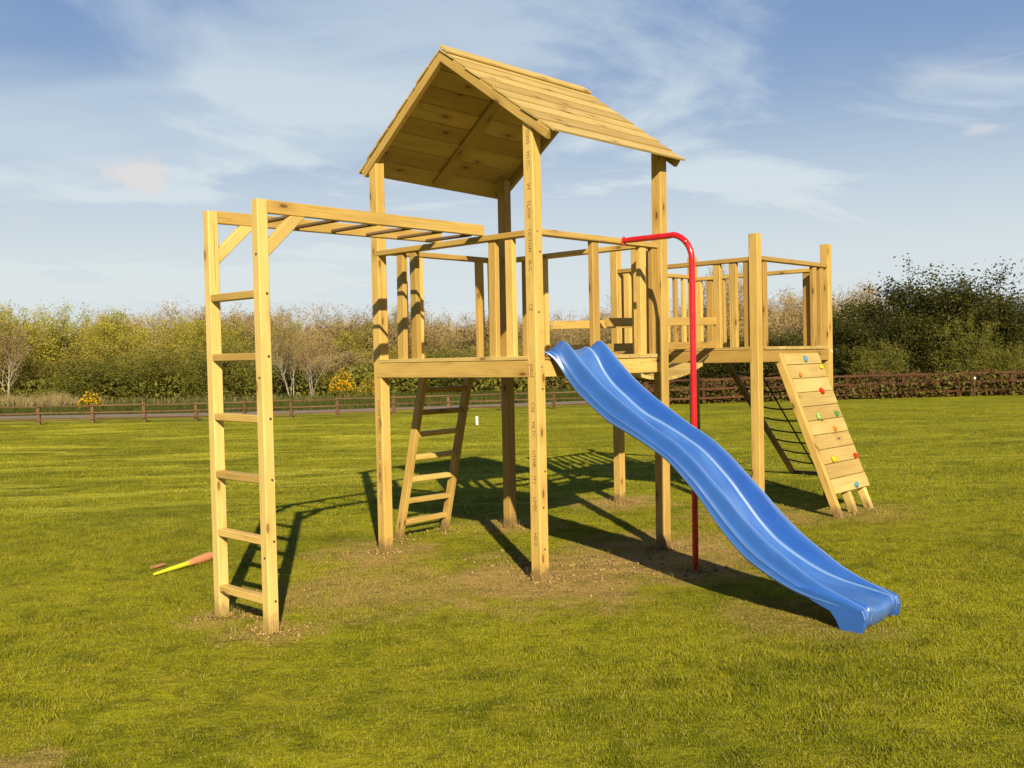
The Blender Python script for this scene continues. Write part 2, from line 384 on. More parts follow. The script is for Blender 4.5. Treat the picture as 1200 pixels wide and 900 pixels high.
def post(u, v, z1, du=0, dv=0, mt='pine', z0=-.25, w_=W_, tone=None):
    return MB().bar((u, v, z0), (u + du, v + dv, z1), w_, w_, (0, 1, 0), .005, tone).build('post', M[mt], root)
p1 = post(0, 0, 3.062, -.004, 0, tone=.75)
p2 = post(A, 0, 3.055, 0, 0, 'pine', tone=.9)
p3 = post(0, B - .03, 3.05, .01, 0, tone=.1)
p4 = post(A, B - .01, 3.07, .010, .012, tone=.45)
zz_ = 3.0
for tx, gap in (('GWS', .05), ('M17C-', .06), ('IM', .05), ('TLX0R', .04), ('UCTOM', .05), ('IR-C', .17), ('CE', .34), ('paul', .10), ('CS6', .04), ('MLTC-', .04), ('UTMR', .05), ('IT1', .05), ('UMIK', .12), ('HKX', .0)):
    sz_ = .060 if tx == 'paul' else .047
    stamp(p2, tx, A + .002, -H_ - .0006, zz_, sz_ * .9); zz_ -= len(tx) * sz_ * .64 + gap
zz_ = 1.20
for tx in ('GWSM', 'M17CI', 'MTLXM', 'HKXMX', 'UTMRC'):
    stamp(p1, tx, .002, -H_ - .0006, zz_, .042); zz_ -= len(tx) * .046 * .64 + .03
for uu in (0, A2):
    for vv in (0, B2): post(S2 + uu, V2 + vv, ZT2, 0, 0, 'pine' if (uu and not vv) else 'pine', tone=.6 if uu else .5)
# ---- decks
def deck(u0, u1, v0, v1, z, n, beams, cut=True):
    m = MB(); d_ = (v1 - v0) / n
    for i in range(n):
        a0, a1 = (u0 + H_ * 2 + .004, u1 - H_ * 2 - .004) if cut and i in (0, n - 1) else (u0 - .0, u1 + .0)
        if i in (0, n - 1): a0, a1 = u0 + .055, u1 - .072
        m.bar((a0, v0 + d_ * (i + .5), z - .014), (a1, v0 + d_ * (i + .5), z - .014 + random.uniform(-.001, .001)), d_ - .006, .028, (0, 0, 1), .003)
    o = m.build('deck', M['board'], root)
    for (b0, b1, wd, dp) in beams:
        MB().bar(b0, b1, wd, dp, (0, 0, 1), .004).build('beam', M['pine'], o)
    return o
zb = ZD - .031 - .056
deck(-.04, A + .044, -.050, B + .050, ZD, 12,
     [((-.008, -.0235, zb), (A - .022, -.0235, zb), .045, .112),
      ((A + .012, .03, zb), (A + .012, B - .03, zb), .045, .112),
      ((.03, B + .016, zb), (A - .03, B + .016, zb), .04, .112),
      ((-.012, .03, zb), (-.012, B - .03, zb), .04, .112),
      ((A / 2, .01, zb), (A / 2, B - .01, zb), .045, .10)])
zb2 = Z2 - .031 - .056
deck(S2 - .04, S2 + A2 + .05, V2 - .048, V2 + B2 + .048, Z2, 12,
     [((S2 + .006, V2 - .0235, zb2), (S2 + A2 - .022, V2 - .0235, zb2), .045, .112),
      ((S2 + A2 + .015, V2 + .03, zb2), (S2 + A2 + .015, V2 + B2 - .03, zb2), .045, .112),
      ((S2 + .03, V2 + B2, zb2), (S2 + A2 - .03, V2 + B2, zb2), .045, .112),
      ((S2, V2 + .03, zb2), (S2, V2 + B2 - .03, zb2), .045, .112)])
# ---- railings: flat handrail and square balusters
def railing(p0, p1, zr, zd, axis, spots, bw=.072, bd=.042, off=0.):
    """axis 'u' or 'v'; spots are starts of balusters along it"""
    t_ = .040; mid = zr - t_ / 2
    o = MB().bar((p0[0], p0[1], mid), (p1[0], p1[1], mid), .072, t_, (0, 0, 1), .004).build('handrail', M['pine'], root)
    for s in spots:
        w2 = bw * random.uniform(.97, 1.04)
        c_ = (s + bw / 2, p0[1] + off) if axis == 'u' else (p0[0] + off, s + bw / 2)
        wd, dp = (bd, w2) if axis == 'u' else (w2, bd)
        lean = random.uniform(-.004, .004)
        # bar along z with ref u: depth along u, width along v
        MB().bar((c_[0], c_[1], zd), (c_[0] + lean, c_[1] + lean, zr - t_ - .001), wd, dp, (1, 0, 0), .004).build('baluster', M['pine'], o)
    return o
railing((-.006, -.010), (A - H_ - .001, -.010), ZR - .008, ZD, 'u', (.236, .394, 1.212, 1.378))
railing((0, .04), (0, B - .08), ZR + .012, ZD, 'v', (.20, .36, 1.062, 1.215))
railing((A + .001, H_ + .001), (A + .001, B - H_ - .02), ZR, ZD, 'v', (.60, 1.165, 1.318), off=-.002)
railing((H_ + .001, B), (A - H_ - .002, B), ZR + .022, ZD, 'u', (.185, .395, 1.365, 1.500))
railing((S2 + H_ + .001, V2), (S2 + A2 - H_ - .001, V2), ZR2, Z2, 'u', (.012, .20, .385, 1.052, 1.222, 1.370))
railing((S2, V2 + H_ + .001), (S2, V2 + B2 - H_ - .001), ZR2 + .005, Z2, 'v', [V2 + .075 + .160 * i for i in range(8)], bw=.050)
railing((S2 + H_ + .001, V2 + B2), (S2 + A2 - H_ - .001, V2 + B2), ZR2 - .02, Z2, 'u', (-.05, .088, .245, 1.235, 1.385))
railing((S2 + A2, V2 + H_ + .001), (S2 + A2, V2 + B2 - H_ - .001), ZR2 + .008, Z2, 'v', (V2 + .115, V2 + 1.10, V2 + 1.255))
# ---- rope bridge that sags between the towers
def bz(v):                                          # underside height of the slats
    s = (v - (B + .05)) / (V2 - B - .10); return 1.475 - .205 * (1 - (2 * s - 1) ** 2) * (1 - .15 * (s - .5)) + .02 * s
def slat_board(m, v0, v1):
    m.bar((.470, (v0 + v1) / 2, (bz(v0) + bz(v1)) / 2 + .014), (1.100, (v0 + v1) / 2, (bz(v0) + bz(v1)) / 2 + .014 + random.uniform(-.003, .003)),
          (Vector((0, v1 - v0, bz(v1) - bz(v0)))).length - .008, .028, (0, -(bz(v1) - bz(v0)) / (v1 - v0), 1), .003)
bm_ = MB(); nb = 10; va, vb = B + .40, V2 - .29
mid_ = MB()
for i in range(nb):
    slat_board(bm_, va + (vb - va) * i / nb, va + (vb - va) * (i + 1) / nb)
bridge = bm_.build('bridge_deck', M['pale_pine'], root)
for uu in (.56, 1.01):
    MB().tube([(uu, B + .02 + (V2 - B - .04) * i / 24, bz(B + .02 + (V2 - B - .04) * i / 24) - .008) for i in range(25)], .007, 6).build('rope', M['rope'], bridge)
for uu in (.49, 1.070):
    MB().bar((uu, B + .025, 1.772), (uu, V2 - .022, 1.804), .030, .072, (0, 0, 1)).build('side_rail', M['pine'], bridge)
    MB().bar((uu, B + .025, 1.566), (uu, V2 - .022, 1.584), .030, .066, (0, 0, 1)).build('side_rail', M['pine'], bridge)
# ---- roof of the main tower: overlapping boards on rafters
RU = .809; RZ = 3.700
def rp(side, v, k):
    """point on the underside of the boarding: side -1 left, +1 right; k 0 at ridge, 1 at eave"""
    f = (v + .043) / 1.62
    if side > 0: e = Vector((1.844 + (1.760 - 1.844) * f, v, 2.955 + (2.985 - 2.955) * f))
    else: e = Vector((-.131 + (-.213 + .131) * f, v, 2.966 + (2.946 - 2.966) * f))
    r = Vector((RU, v, RZ - .004 * f)); return r + (e - r) * k
roof = None; VF, VB = -.062, 1.575
for side in (-1, 1):
    m = MB(); n = 8
    for i in range(n):
        k0, k1 = i / n, (i + 1) / n + .012
        nf = (rp(side, VF, 1) - rp(side, VF, 0)).cross(rp(side, VB, 0) - rp(side, VF, 0)).normalized()
        if nf.z < 0: nf = -nf
        tn = random.random(); ou, ov = random.random() * 30, random.random() * 30
        jf, jb = random.uniform(-.010, .006), random.uniform(-.008, .010)
        q = []
        for v in (VF + jf, VB + jb):
            a_, b_ = rp(side, v, k0), rp(side, v, k1)
            q += [a_ + nf * .001, b_ + nf * .007, b_ + nf * .021, a_ + nf * .012]
        L = VB - VF; wd = .155
        F = [(0, 1, 2, 3), (7, 6, 5, 4), (0, 4, 5, 1), (1, 5, 6, 2), (2, 6, 7, 3), (3, 7, 4, 0)]
        UV = [[(ou, ov), (ou, ov + wd), (ou + .02, ov + wd), (ou + .02, ov)]] * 2 + [
            [(ou, ov), (ou + L, ov), (ou + L, ov + wd), (ou, ov + wd)], [(ou, ov + wd), (ou + L, ov + wd), (ou + L, ov + wd + .02), (ou, ov + wd + .02)],
            [(ou, ov + wd + .4), (ou + L, ov + wd + .4), (ou + L, ov + .4), (ou, ov + .4)], [(ou, ov), (ou + L, ov), (ou + L, ov + .02), (ou, ov + .02)]]
        m.add(q, F, UV, tn)
    o = m.build('roof' if roof is None else 'roof_slope', M['board'], roof or root)
    if roof is None: roof = o; roof.name = 'roof'
    for v, th in ((VF + .024, .045), (.77, .045), (VB - .03, .045)):
        a_, b_ = rp(side, v, .0), rp(side, v, .985 if v != .77 else (.97 if side < 0 else .86))
        nn = Vector((-(b_ - a_).z, 0, (b_ - a_).x)) * side; nn.normalize()
        if nn.z < 0: nn = -nn
        dp = .062 if v != .77 else .020; wdt = th if v != .77 else .125
        MB().bar(a_ - nn * (dp / 2 + .001) - Vector((0, 0, 0)), b_ - nn * (dp / 2 + .001), wdt, dp, nn, .004,
                 cut0=((RU, 0, 0), (1, 0, 0))).build('rafter', M['pine'] if v == VF + .024 else M['board'], roof)
for side, wd in ((1, .105),):
    a0, a1 = rp(side, VF - .006, .030), rp(side, VB - .02, .030)
    nn = (rp(side, 0, 1) - rp(side, 0, 0)).cross(a1 - a0).normalized()
    if nn.z < 0: nn = -nn
    MB().bar(a0 + nn * .031, a1 + nn * .031, wd, .018, nn, .003, tone=.8).build('ridge_board', M['board'], roof)
# ---- ladder to the main deck
lad = MB()
def ladder_rail(vb_, vt_):
    return MB().bar((-.330, vb_, -.03), (-.045, vt_, 1.465), .070, .045, (0, 1, 0), .004)
lad = ladder_rail(.400, .497).build('ladder_rail', M['pine'], None)
lad.name = 'ladder'; lad.parent = root
ladder_rail(.915, 1.012).build('ladder_rail', M['pine'], lad)
for z in (1.25, 1.065, .882, .690, .508, .325, .145):
    f = z / 1.465; u = -.330 + .285 * f
    MB().bar((u, .42 + .097 * f, z), (u, .895 + .097 * f, z + random.uniform(-.006, .006)), .048, .040, (.1, 0, 1), .004).build('rung', M['pine'], lad)
# ---- monkey bars
M1, M2, MV, ZM = .7422, 1.2634, 1.8587, 2.398
mk = MB().bar((M2 + .004, -MV + WM / 2 + .002, 2.366), (1.172, -.032, 2.384), .036, .074, (0, 0, 1), tone=.55).build('monkey_bars', M['pine'], root)
MB().bar((M1 - .004, -MV + WM / 2 + .002, 2.366), (.690, .01, 2.384), .036, .074, (0, 0, 1), tone=.4).build('side_beam', M['pine'], mk)
def mb_u(v): f = (v + MV) / MV; return (M1 - .004 + (.690 - M1 + .004) * f + .018, M2 + .004 + (1.172 - M2 - .004) * f - .018)
for v in (-1.56, -1.27, -.98, -.69, -.41, -.14):
    a_, b_ = mb_u(v); MB().tube([(a_, v, 2.352), (b_, v + random.uniform(-.006, .006), 2.350)], .0125, 10).build('rung', M['round'], mk)
endl = []
MB().bar((M1, -MV, -.25), (M1 - .006, -MV, ZM), WM, WM, (0, 1, 0), .005, tone=.85).build('post', M['pale_pine'], mk)
MB().bar((M2, -MV, -.25), (M2 - .004, -MV, ZM + .004), WM, WM, (0, 1, 0), .005, tone=.8).build('post', M['pale_pine'], mk)
for z in (1.885, 1.538, 1.192, .853, .510, .176):
    MB().bar((M1 + .004, -MV - .004, z), (M2 - WM / 2 - .001, -MV - .004, z + random.uniform(-.004, .004)), .054, .043, (0, 0, 1), .004).build('rung', M['pine'], mk)
for uu in (M1, M2):
    MB().bar((uu, -MV + WM / 2 - .03, 2.105), (uu, -MV + .285, 2.372), .044, .066, (0, 1, -1), .004,
             cut0=((0, -MV + WM / 2 + .001, 0), (0, 1, 0)), cut1=((0, 0, 2.327), (0, 0, 1))).build('brace', M['pale_pine'], mk)
# ---- fireman's pole
pp_ = [(A + .045, .93, 2.336), (A + .12, .93, 2.337), (2.06, .93, 2.334)]
for k in range(1, 9):
    an = math.pi / 2 * k / 8; pp_.append((2.06 + .185 * math.sin(an), .93, 2.155 + .185 * math.cos(an)))
pp_ += [(2.243, .928, 1.2), (2.237, .925, -.2)]
pole = MB().tube(pp_, [.017, .0215] + [.0215] * (len(pp_) - 2), 16).build('firemans_pole', M['red'], root)
MB().bar((A + .050, .93, 2.305), (A + .050, .93, 2.365), .034, .006, (1, 0, 0), .002).build('flange', M['red'], pole)
MB().tube([(2.2145, .905, 2.275), (2.2185, .898, 2.279)], .006, 8).build('bolt', M['steel'], pole)

# ---- wavy slide: one moulded shell lofted along its run
crest = [(1.705, 1.625), (1.76, 1.585), (1.88, 1.462), (2.03, 1.325), (2.18, 1.215), (2.30, 1.138), (2.44, 1.050), (2.60, .962), (2.73, .865), (2.86, .748), (2.97, .645),
         (3.09, .525), (3.22, .415), (3.355, .325), (3.485, .245), (3.61, .190), (3.70, .158), (3.765, .130)]
floor_ = [(1.60, 1.550), (1.66, 1.538), (1.71, 1.485), (1.76, 1.400), (1.84, 1.302), (1.96, 1.205), (2.11, 1.098), (2.28, 1.020), (2.45, .935), (2.57, .862), (2.68, .765), (2.77, .675), (2.86, .570), (2.96, .455),
          (3.08, .345), (3.22, .262), (3.37, .195), (3.50, .160), (3.62, .142), (3.70, .130), (3.77, .118)]
def smooth_curve(pts):
    x = np.array([p[0] for p in pts]); y = np.array([p[1] for p in pts]); n = len(x)
    d_ = np.gradient(y, x)
    def f(u):
        i = int(np.clip(np.searchsorted(x, u) - 1, 0, n - 2)); h = x[i + 1] - x[i]; s = (u - x[i]) / h
        return ((2 * s**3 - 3 * s**2 + 1) * y[i] + (s**3 - 2 * s**2 + s) * h * d_[i] + (-2 * s**3 + 3 * s**2) * y[i + 1] + (s**3 - s**2) * h * d_[i + 1])
    return f
fc, ff = smooth_curve(crest), smooth_curve(floor_)
VC = .368
def section(u):
    """outline of the shell across the slide, from outer left foot over the lips to outer right foot"""
    e = max(0, (u - 3.62) / .15); e = min(1, e)
    lead = max(0., min(1., (1.76 - u) / .16))
    c_ = fc(max(u, 1.705)) - .09 * lead ** 2; f_ = ff(u); c_ = max(c_, f_ + .012); h = c_ - f_
    wl = .226 - .008 * max(0, (u - 3.2) / .5); fl = .075 * max(0., min(1., (1.80 - u) / .16)) ** 1.5
    lo = f_ - .018
    L = [(wl + .010 + fl, lo - .006), (wl + .020 + fl, lo + .004), (wl + .020 + fl, lo + .020), (wl + .008 + fl * .7, lo + h * .30), (wl + .016 + fl * .5, lo + h * .36), (wl + .010 + fl * .4, lo + h * .42), (wl - .002 + fl * .25, lo + h * .5), (wl - .008, c_ - .018),
         (wl - .016, c_ - .004), (wl - .026, c_), (wl - .038, c_ - .005), (wl - .046, c_ - .022), (wl - .056, f_ + h * .45), (wl - .066, f_ + .028), (wl - .084, f_ + .008), (wl - .125, f_), (0.06, f_ - .003), (0, f_ - .003)]
    left = [(-a, b) for a, b in L]; right = [(a, b) for a, b in reversed(L[:-1])]
    return left + right
us = np.linspace(1.60, 3.77, 100); V = []; F = []; UVs = []
sec = [section(u) for u in us]; ns = len(sec[0])
for u, s in zip(us, sec):
    sl = (ff(min(u + .02, 3.77)) - ff(max(u - .02, 1.6)))
    for a_, b_ in s: V.append((u, VC + a_, b_))
# rolled front lip, down to the turf
base_last = sec[-1]
lip = [(.012, -.006, .92), (.024, -.022, .80), (.028, -.052, .60), (.016, -.085, .42), (-.006, -.112, .25)]
for du, dz, kk in lip:
    for a_, b_ in base_last:
        V.append((3.77 + du * (1 - .25 * (a_ / .25) ** 2), VC + a_ * (1 - .02 * (1 - kk)), max(-.03, min(b_, b_) * (1 if dz > -.03 else 1) + dz - (0 if b_ > .1 else 0))))
rows = len(us) + len(lip)
mb = MB(); Fq, UQ = [], []
for i in range(rows - 1):
    for k in range(ns - 1):
        Fq.append((i * ns + k, (i + 1) * ns + k, (i + 1) * ns + k + 1, i * ns + k + 1))
        u0, u1 = i * .03, (i + 1) * .03
        UQ.append([(u0, k * .03), (u1, k * .03), (u1, k * .03 + .03), (u0, k * .03 + .03)]) if ns == 35 else UQ.append([(u0, k * 30 / (ns - 1) * .03), (u1, k * 30 / (ns - 1) * .03), (u1, (k + 1) * 30 / (ns - 1) * .03), (u0, (k + 1) * 30 / (ns - 1) * .03)])
mb.add(V, Fq, UQ, .5, True)
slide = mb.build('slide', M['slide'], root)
so = slide.modifiers.new('thick', 'SOLIDIFY'); so.thickness = .007; so.offset = -1
sb = slide.modifiers.new('smooth', 'SUBSURF'); sb.levels = 1; sb.render_levels = 1
# side cheeks of the run-out, standing on the grass
for sgn in (-1, 1):
    ys = VC + sgn * .234
    out = [(3.36, .205), (3.50, .132), (3.60, .092), (3.635, .045), (3.665, -.03), (3.752, -.03), (3.786, .02), (3.800, .075), (3.784, .122), (3.70, .150), (3.60, .172), (3.50, .195)]
    Vc = [(u, ys - sgn * .030, z) for u, z in out] + [(u, ys + sgn * .004, z) for u, z in out]; n = len(out)
    Fc = [tuple(range(n)), tuple(range(2 * n - 1, n - 1, -1))] + [(i, n + i, n + (i + 1) % n, (i + 1) % n) for i in range(n)]
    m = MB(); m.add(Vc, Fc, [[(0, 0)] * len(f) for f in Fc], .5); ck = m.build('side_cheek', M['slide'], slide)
    bv = ck.modifiers.new('round', 'BEVEL'); bv.width = .006; bv.segments = 3
# ---- climbing wall
cd = Vector((.596, 0, -1.507)).normalized(); cn = Vector((1.507, 0, .596)).normalized()
def cw(s, v, off=0): return Vector((1.510, v, 1.510)) + cd * s + cn * off
m = MB(); n = 10; s0, s1 = .0, 1.405
for i in range(n):
    a_ = s0 + (s1 - s0) * i / n; b_ = s0 + (s1 - s0) * (i + 1) / n - .005
    m.bar(cw((a_ + b_) / 2, 3.566, -.012), cw((a_ + b_) / 2, 4.290 + random.uniform(-.006, .006), -.012 + random.uniform(-.001, .001)), b_ - a_, .024, cn, .003)
wall = m.build('climbing_wall', M['board'], root)
def stud(v, w_, top, off):
    e = 1.627
    s_ = None; return MB().bar(cw(top, v, off), cw(e, v, off), w_, .07, cn, .004, cut1=((0, 0, -.02), (0, 0, 1)))
stud(3.532, .058, -.005, -.034).build('stud', M['pine'], wall)
stud(3.90, .058, .02, -.062).build('stud', M['pale_pine'], wall)
stud(4.235, .058, .02, -.062).build('stud', M['pale_pine'], wall)
import bmesh
def hold(key, u, v, z, s):
    p = Vector((u, v, z)); bmh = bmesh.new(); bmesh.ops.create_icosphere(bmh, subdivisions=3, radius=1.)
    rr = np.random.RandomState(int(u * 1000 + v * 77)); dirs = [Vector(rr.normal(size=3)).normalized() for _ in range(5)]
    for q in bmh.verts:
        d_ = q.co.normalized(); r_ = .82 + .42 * sum(max(0, d_.dot(a)) ** 4 for a in dirs) - .2 * max(0, d_.dot(dirs[0])) ** 10
        q.co = Vector((d_.x * r_ * s, d_.y * r_ * s * .9, d_.z * r_ * .62 * s))
    rot = cn.to_track_quat('Z', 'Y').to_matrix().to_4x4()
    bmh.transform(Matrix.Translation(p + cn * .010) @ rot)
    for f in bmh.faces: f.smooth = True
    me = bpy.data.meshes.new('climbing_hold'); bmh.to_mesh(me); bmh.free(); me.materials.append(M['hold_' + key])
    o = link(bpy.data.objects.new('climbing_hold', me), wall); tag(o, {'lime': 'pale green', 'green': 'dark green'}.get(key, key) + ' climbing hold'); return o
for key, u, v, z, s in (('blue', 1.540, 3.962, 1.432, .033), ('yellow', 1.573, 4.214, 1.348, .036), ('orange', 1.598, 3.74, 1.285, .026), ('red', 1.664, 4.031, 1.121, .036),
                        ('lime', 1.755, 3.776, .892, .032), ('green', 1.751, 4.179, .901, .033), ('orange', 1.809, 4.016, .757, .033), ('yellow', 1.910, 3.771, .490, .042),
                        ('red', 1.914, 4.223, .492, .034), ('blue', 2.013, 4.013, .243, .034)): hold(key, u, v, z, s * .86)
# ---- scramble net on two poles
NT0, NT1, NB0, NB1 = Vector((.235, 4.60, 1.50)), Vector((.93, 4.60, 1.50)), Vector((.175, 6.33, .0)), Vector((.88, 6.33, .0))
def np_(a, s): return (NT0.lerp(NT1, a)).lerp(NB0.lerp(NB1, a), s)
net = MB().tube([np_(0, -.02), np_(0, 1.02)], .036, 12).build('scramble_net', M['round'], root)
MB().tube([np_(1, -.02), np_(1, 1.02)], .036, 12).build('net_pole', M['round'], net)
MB().tube([NB0 + Vector((-.02, 0, .012)), NB1 + Vector((.03, 0, .012))], .030, 12).build('net_sill', M['round'], net)
for s in (.16, .28, .42, .52, .62, .71, .80, .885):
    pts = []
    for i in range(13):
        a = i / 12; sag = .045 * (1 - (2 * a - 1) ** 2) * (1 + .2 * math.sin(7 * s)); q = np_(a, s); pts.append(q + Vector((0, 0, .03 - sag)))
    MB().tube(pts, .009, 6).build('rope', M['rope'], net)
MB().tube([np_(.5, s / 12) + Vector((0, 0, .03 - .045 - .004 * math.sin(s * 2.6))) for s in range(13)], .009, 6).build('rope', M['rope'], net)
# screw heads let into the timber
def screws(par, spots):
    for x, y, z, ax in spots:
        d_ = Vector((.003, 0, 0)) if ax == 'u' else Vector((0, -.003, 0)); c_ = Vector((x, y, z))
        MB().tube([c_ - d_, c_ + d_], .0065, 8).build('screw', M['rusty'], par)
M['rusty'] = flat('rusty_screw', (.13, .085, .045), .6, .2, 40, .5, 0, .5)
screws(p2, [(A + H_ + .001, y, z, 'u') for y, z in ((.012, 2.20), (-.012, 1.80), (.010, 1.29), (.018, .74), (-.004, .50), (.002, .22))])
screws(mk, [(M2 + .006, -MV - WM / 2 - .001, z, 'v') for z in (2.10, 1.42, .42)] + [(M2 + WM / 2 + .001, -MV + .01, z, 'u') for z in (1.885, 1.538, 1.192, .853, .510, .176)]
       + [(M1 + .012, -MV - .0262, z, 'v') for z in (1.885, 1.538, 1.192, .853, .510, .176)])
screws(lad, [(-.330 + .285 * z / 1.465 + .036, .915 + .097 * z / 1.465 + .024, z, 'u') for z in (.33, .69, 1.07)])
# bolt heads
for u, v, z, pr in ((A + H_ + .002, -.012, 2.337, p2), (A + H_ + .002, .004, 1.44, p2)):
    MB().tube([(u - .004, v, z), (u + .004, v, z)], .007, 8).build('bolt', M['steel'], pr)
MB().tube([(S2 + A2 + H_ - .002, V2 + B2 + .01, 1.50), (S2 + A2 + H_ + .006, V2 + B2 + .01, 1.50)], .014, 10).build('bolt_cap', flat('white_plastic', (.8, .8, .78), .5), root)

# ------------------------------------------------------------------ toy bat, chip of wood, marker
def lathe(name, p0, p1, prof, mt, parent=None, n=16):
    p0, p1 = Vector(p0), Vector(p1)
    return MB().tube([p0.lerp(p1, s) for s, r in prof], [max(r, .001) for s, r in prof], n, .5).build(name, mt, parent)
Q0, Q1, Q2 = Vector((-2.57, 6.95, .018)), Vector((-2.425, 7.25, .030)), Vector((-2.315, 7.50, .040))
bat = lathe('toy_bat', Q1, Q2, [(-.02, .016), (0, .022), (.05, .025), (.5, .033), (.8, .035), (.94, .031), (1, .018)], flat('faded_orange_foam', (.62, .27, .13), .75, .12, 25))
bat.modifiers.new('s', 'SUBSURF').render_levels = 2
tag(bat, 'toy bat with yellow tapered handle and faded orange barrel lying on the lawn', 'toy bat')
lathe('handle', Q1.lerp(Q0, -.04), Q0, [(0, .018), (.25, .018), (.5, .016), (.75, .013), (.97, .010), (1, .006)], flat('yellow_plastic', (.74, .76, .03), .4, .06, 25), bat)
chip = MB().bar((-2.675, 7.19, .018), (-2.615, 7.29, .022), .032, .018, (0, .1, 1), .004, tone=.2).build('wood_offcut', flat('brown_offcut', (.42, .20, .10), .8, .2, 40))
tag(chip, 'small reddish brown wood offcut on the grass beside the toy bat', 'offcut')
mk_ = MB().bar((-.81, 22.25, -.02), (-.81, 22.25, .20), .055, .055, (0, 1, 0), .006).build('marker_post', flat('white_paint', (.82, .82, .80), .5, .05, 20))
tag(mk_, 'short white marker post out on the far lawn', 'marker post')
# ------------------------------------------------------------------ fences
m_fence = wood('weathered_fence_wood', (.15, .085, .045), (.20, .115, .065), (.08, .045, .025), rough=.85, knots=.5)
m_fence_r = wood('red_brown_fence_wood', (.095, .040, .020), (.13, .058, .028), (.05, .022, .012), rough=.85, knots=.5)
def fence(pts, hgt, label, mt, nrail=3, step=1.40, wd=.05, pw=.09):
    L = [Vector((x, y, 0)) for x, y in pts]; fr = None
    r = empty('post_and_rail_fence', L[0]); tag(r, label, 'fence'); inv = Vector(L[0])
    for i in range(len(L) - 1):
        a_, b_ = L[i] - inv, L[i + 1] - inv; n = max(1, round((b_ - a_).length / step))
        for k in range(n):
            p, q = a_.lerp(b_, k / n), a_.lerp(b_, (k + 1) / n)
            MB().bar(p + Vector((0, 0, -.1)), p + Vector((random.uniform(-.02, .02), 0, hgt + random.uniform(-.01, .04))), pw, pw, (0, 1, 0), .006).build('post', mt, r)
            for j in range(nrail):
                z = hgt * (.95 - .36 * j); off = Vector((0, -.055, 0))
                MB().bar(p + off + Vector((0, 0, z + random.uniform(-.012, .012))), q + off + Vector((0, 0, z + random.uniform(-.012, .012))), .03, wd, (0, 0, 1), .004).build('rail', mt, r)
    return r
fence([(-18, 25.5), (-13.9, 25.9), (-11.1, 26.0), (-8.4, 26.1), (-6.0, 26.7), (-4.8, 27.0), (1.2, 28.5), (4.0, 29.2)], .50, 'low brown post and rail fence along the path beyond the lawn', m_fence, 3, 1.38, .035, .085)
fence([(4.0, 29.25), (7.5, 29.9), (10.3, 30.3), (15.7, 30.9), (21, 31.5)], .76, 'taller red brown three rail fence before the brambles and evergreens', m_fence_r, 3, 1.8, .06, .09)
st = MB().bar((14.2, 30.2, -.05), (14.2, 30.2, .58), .02, .02, (0, 1, 0), .002).build('garden_stake', m_fence)
tag(st, 'thin garden stake with a white cap beside the red brown fence', 'stake')
MB().tube([(14.2, 30.2, .55), (14.2, 30.2, .62)], .035, 10).build('cap', flat('white_cap', (.8, .8, .76), .5), st)

# ------------------------------------------------------------------ foliage materials
def leaf_mat(name, a, b, trans=.3, rough=.6):
    m, t = material(name); at = t.new('ShaderNodeAttribute', attribute_name='tone').outputs['Fac']
    oi = t.new('ShaderNodeObjectInfo').outputs['Random']; P = t.new('ShaderNodeNewGeometry').outputs['Position']
    nz = t.noise(P, .9, 3, .6)
    f = t.math('ADD', t.math('MULTIPLY', at, .38), t.math('MULTIPLY', t.ramp(nz, .3, .7), .5))
    k = t.mix(f, a, b); k = t.mix(1., k, t.mix(oi, (.82, .86, .8), (1.2, 1.14, 1.15)), 'MULTIPLY')
    t.put(t.b.inputs['Base Color'], k); t.b.inputs['Roughness'].default_value = rough; t.b.inputs['Specular IOR Level'].default_value = .2
    if trans:
        tr = t.new('ShaderNodeBsdfTranslucent'); t.put(tr.inputs[0], k); mx = t.new('ShaderNodeMixShader'); mx.inputs[0].default_value = trans
        t.l.new(t.b.outputs[0], mx.inputs[1]); t.l.new(tr.outputs[0], mx.inputs[2]); t.l.new(mx.outputs[0], t.out.inputs[0])
    return m
LM = {'willow': leaf_mat('spring_willow_leaf', (.32, .30, .042), (.54, .50, .085)), 'bare': leaf_mat('bare_twig', (.27, .20, .090), (.42, .325, .155), 0, .85),
      'olive': leaf_mat('olive_leaf', (.29, .25, .050), (.47, .41, .095)), 'hedge': leaf_mat('green_leaf', (.14, .15, .024), (.27, .255, .045)),
      'dark': leaf_mat('dark_evergreen_leaf', (.028, .033, .006), (.095, .095, .016), .15, .45), 'gorse': leaf_mat('gorse_blossom', (.75, .44, .01), (.90, .62, .02), .3),
      'birch': leaf_mat('birch_twig', (.26, .19, .08), (.38, .30, .14), 0, .8), 'dry': leaf_mat('dry_reed', (.26, .21, .09), (.40, .33, .16), .2, .8),
      'bramble': leaf_mat('bramble', (.075, .040, .016), (.12, .080, .028), .1, .8), 'rough': leaf_mat('rough_grass_blade', (.055, .075, .012), (.115, .130, .022), .3)}
def bark(name, a, b):
    m, t = material(name); P = t.new('ShaderNodeTexCoord').outputs['Object']
    t.put(t.b.inputs['Base Color'], t.mix(t.ramp(t.noise(t.scale(P, (6, 6, 1.5)), 3, 4, .7), .35, .65), a, b)); t.b.inputs['Roughness'].default_value = .9
    bump(t, t.noise(t.scale(P, (8, 8, 2)), 4, 4, .7), .5, .01); return m
BK = {'grey': bark('grey_bark', (.14, .105, .07), (.22, .175, .12)), 'dark': bark('dark_bark', (.05, .038, .025), (.10, .075, .05)), 'white': bark('birch_bark', (.50, .46, .38), (.16, .12, .09))}

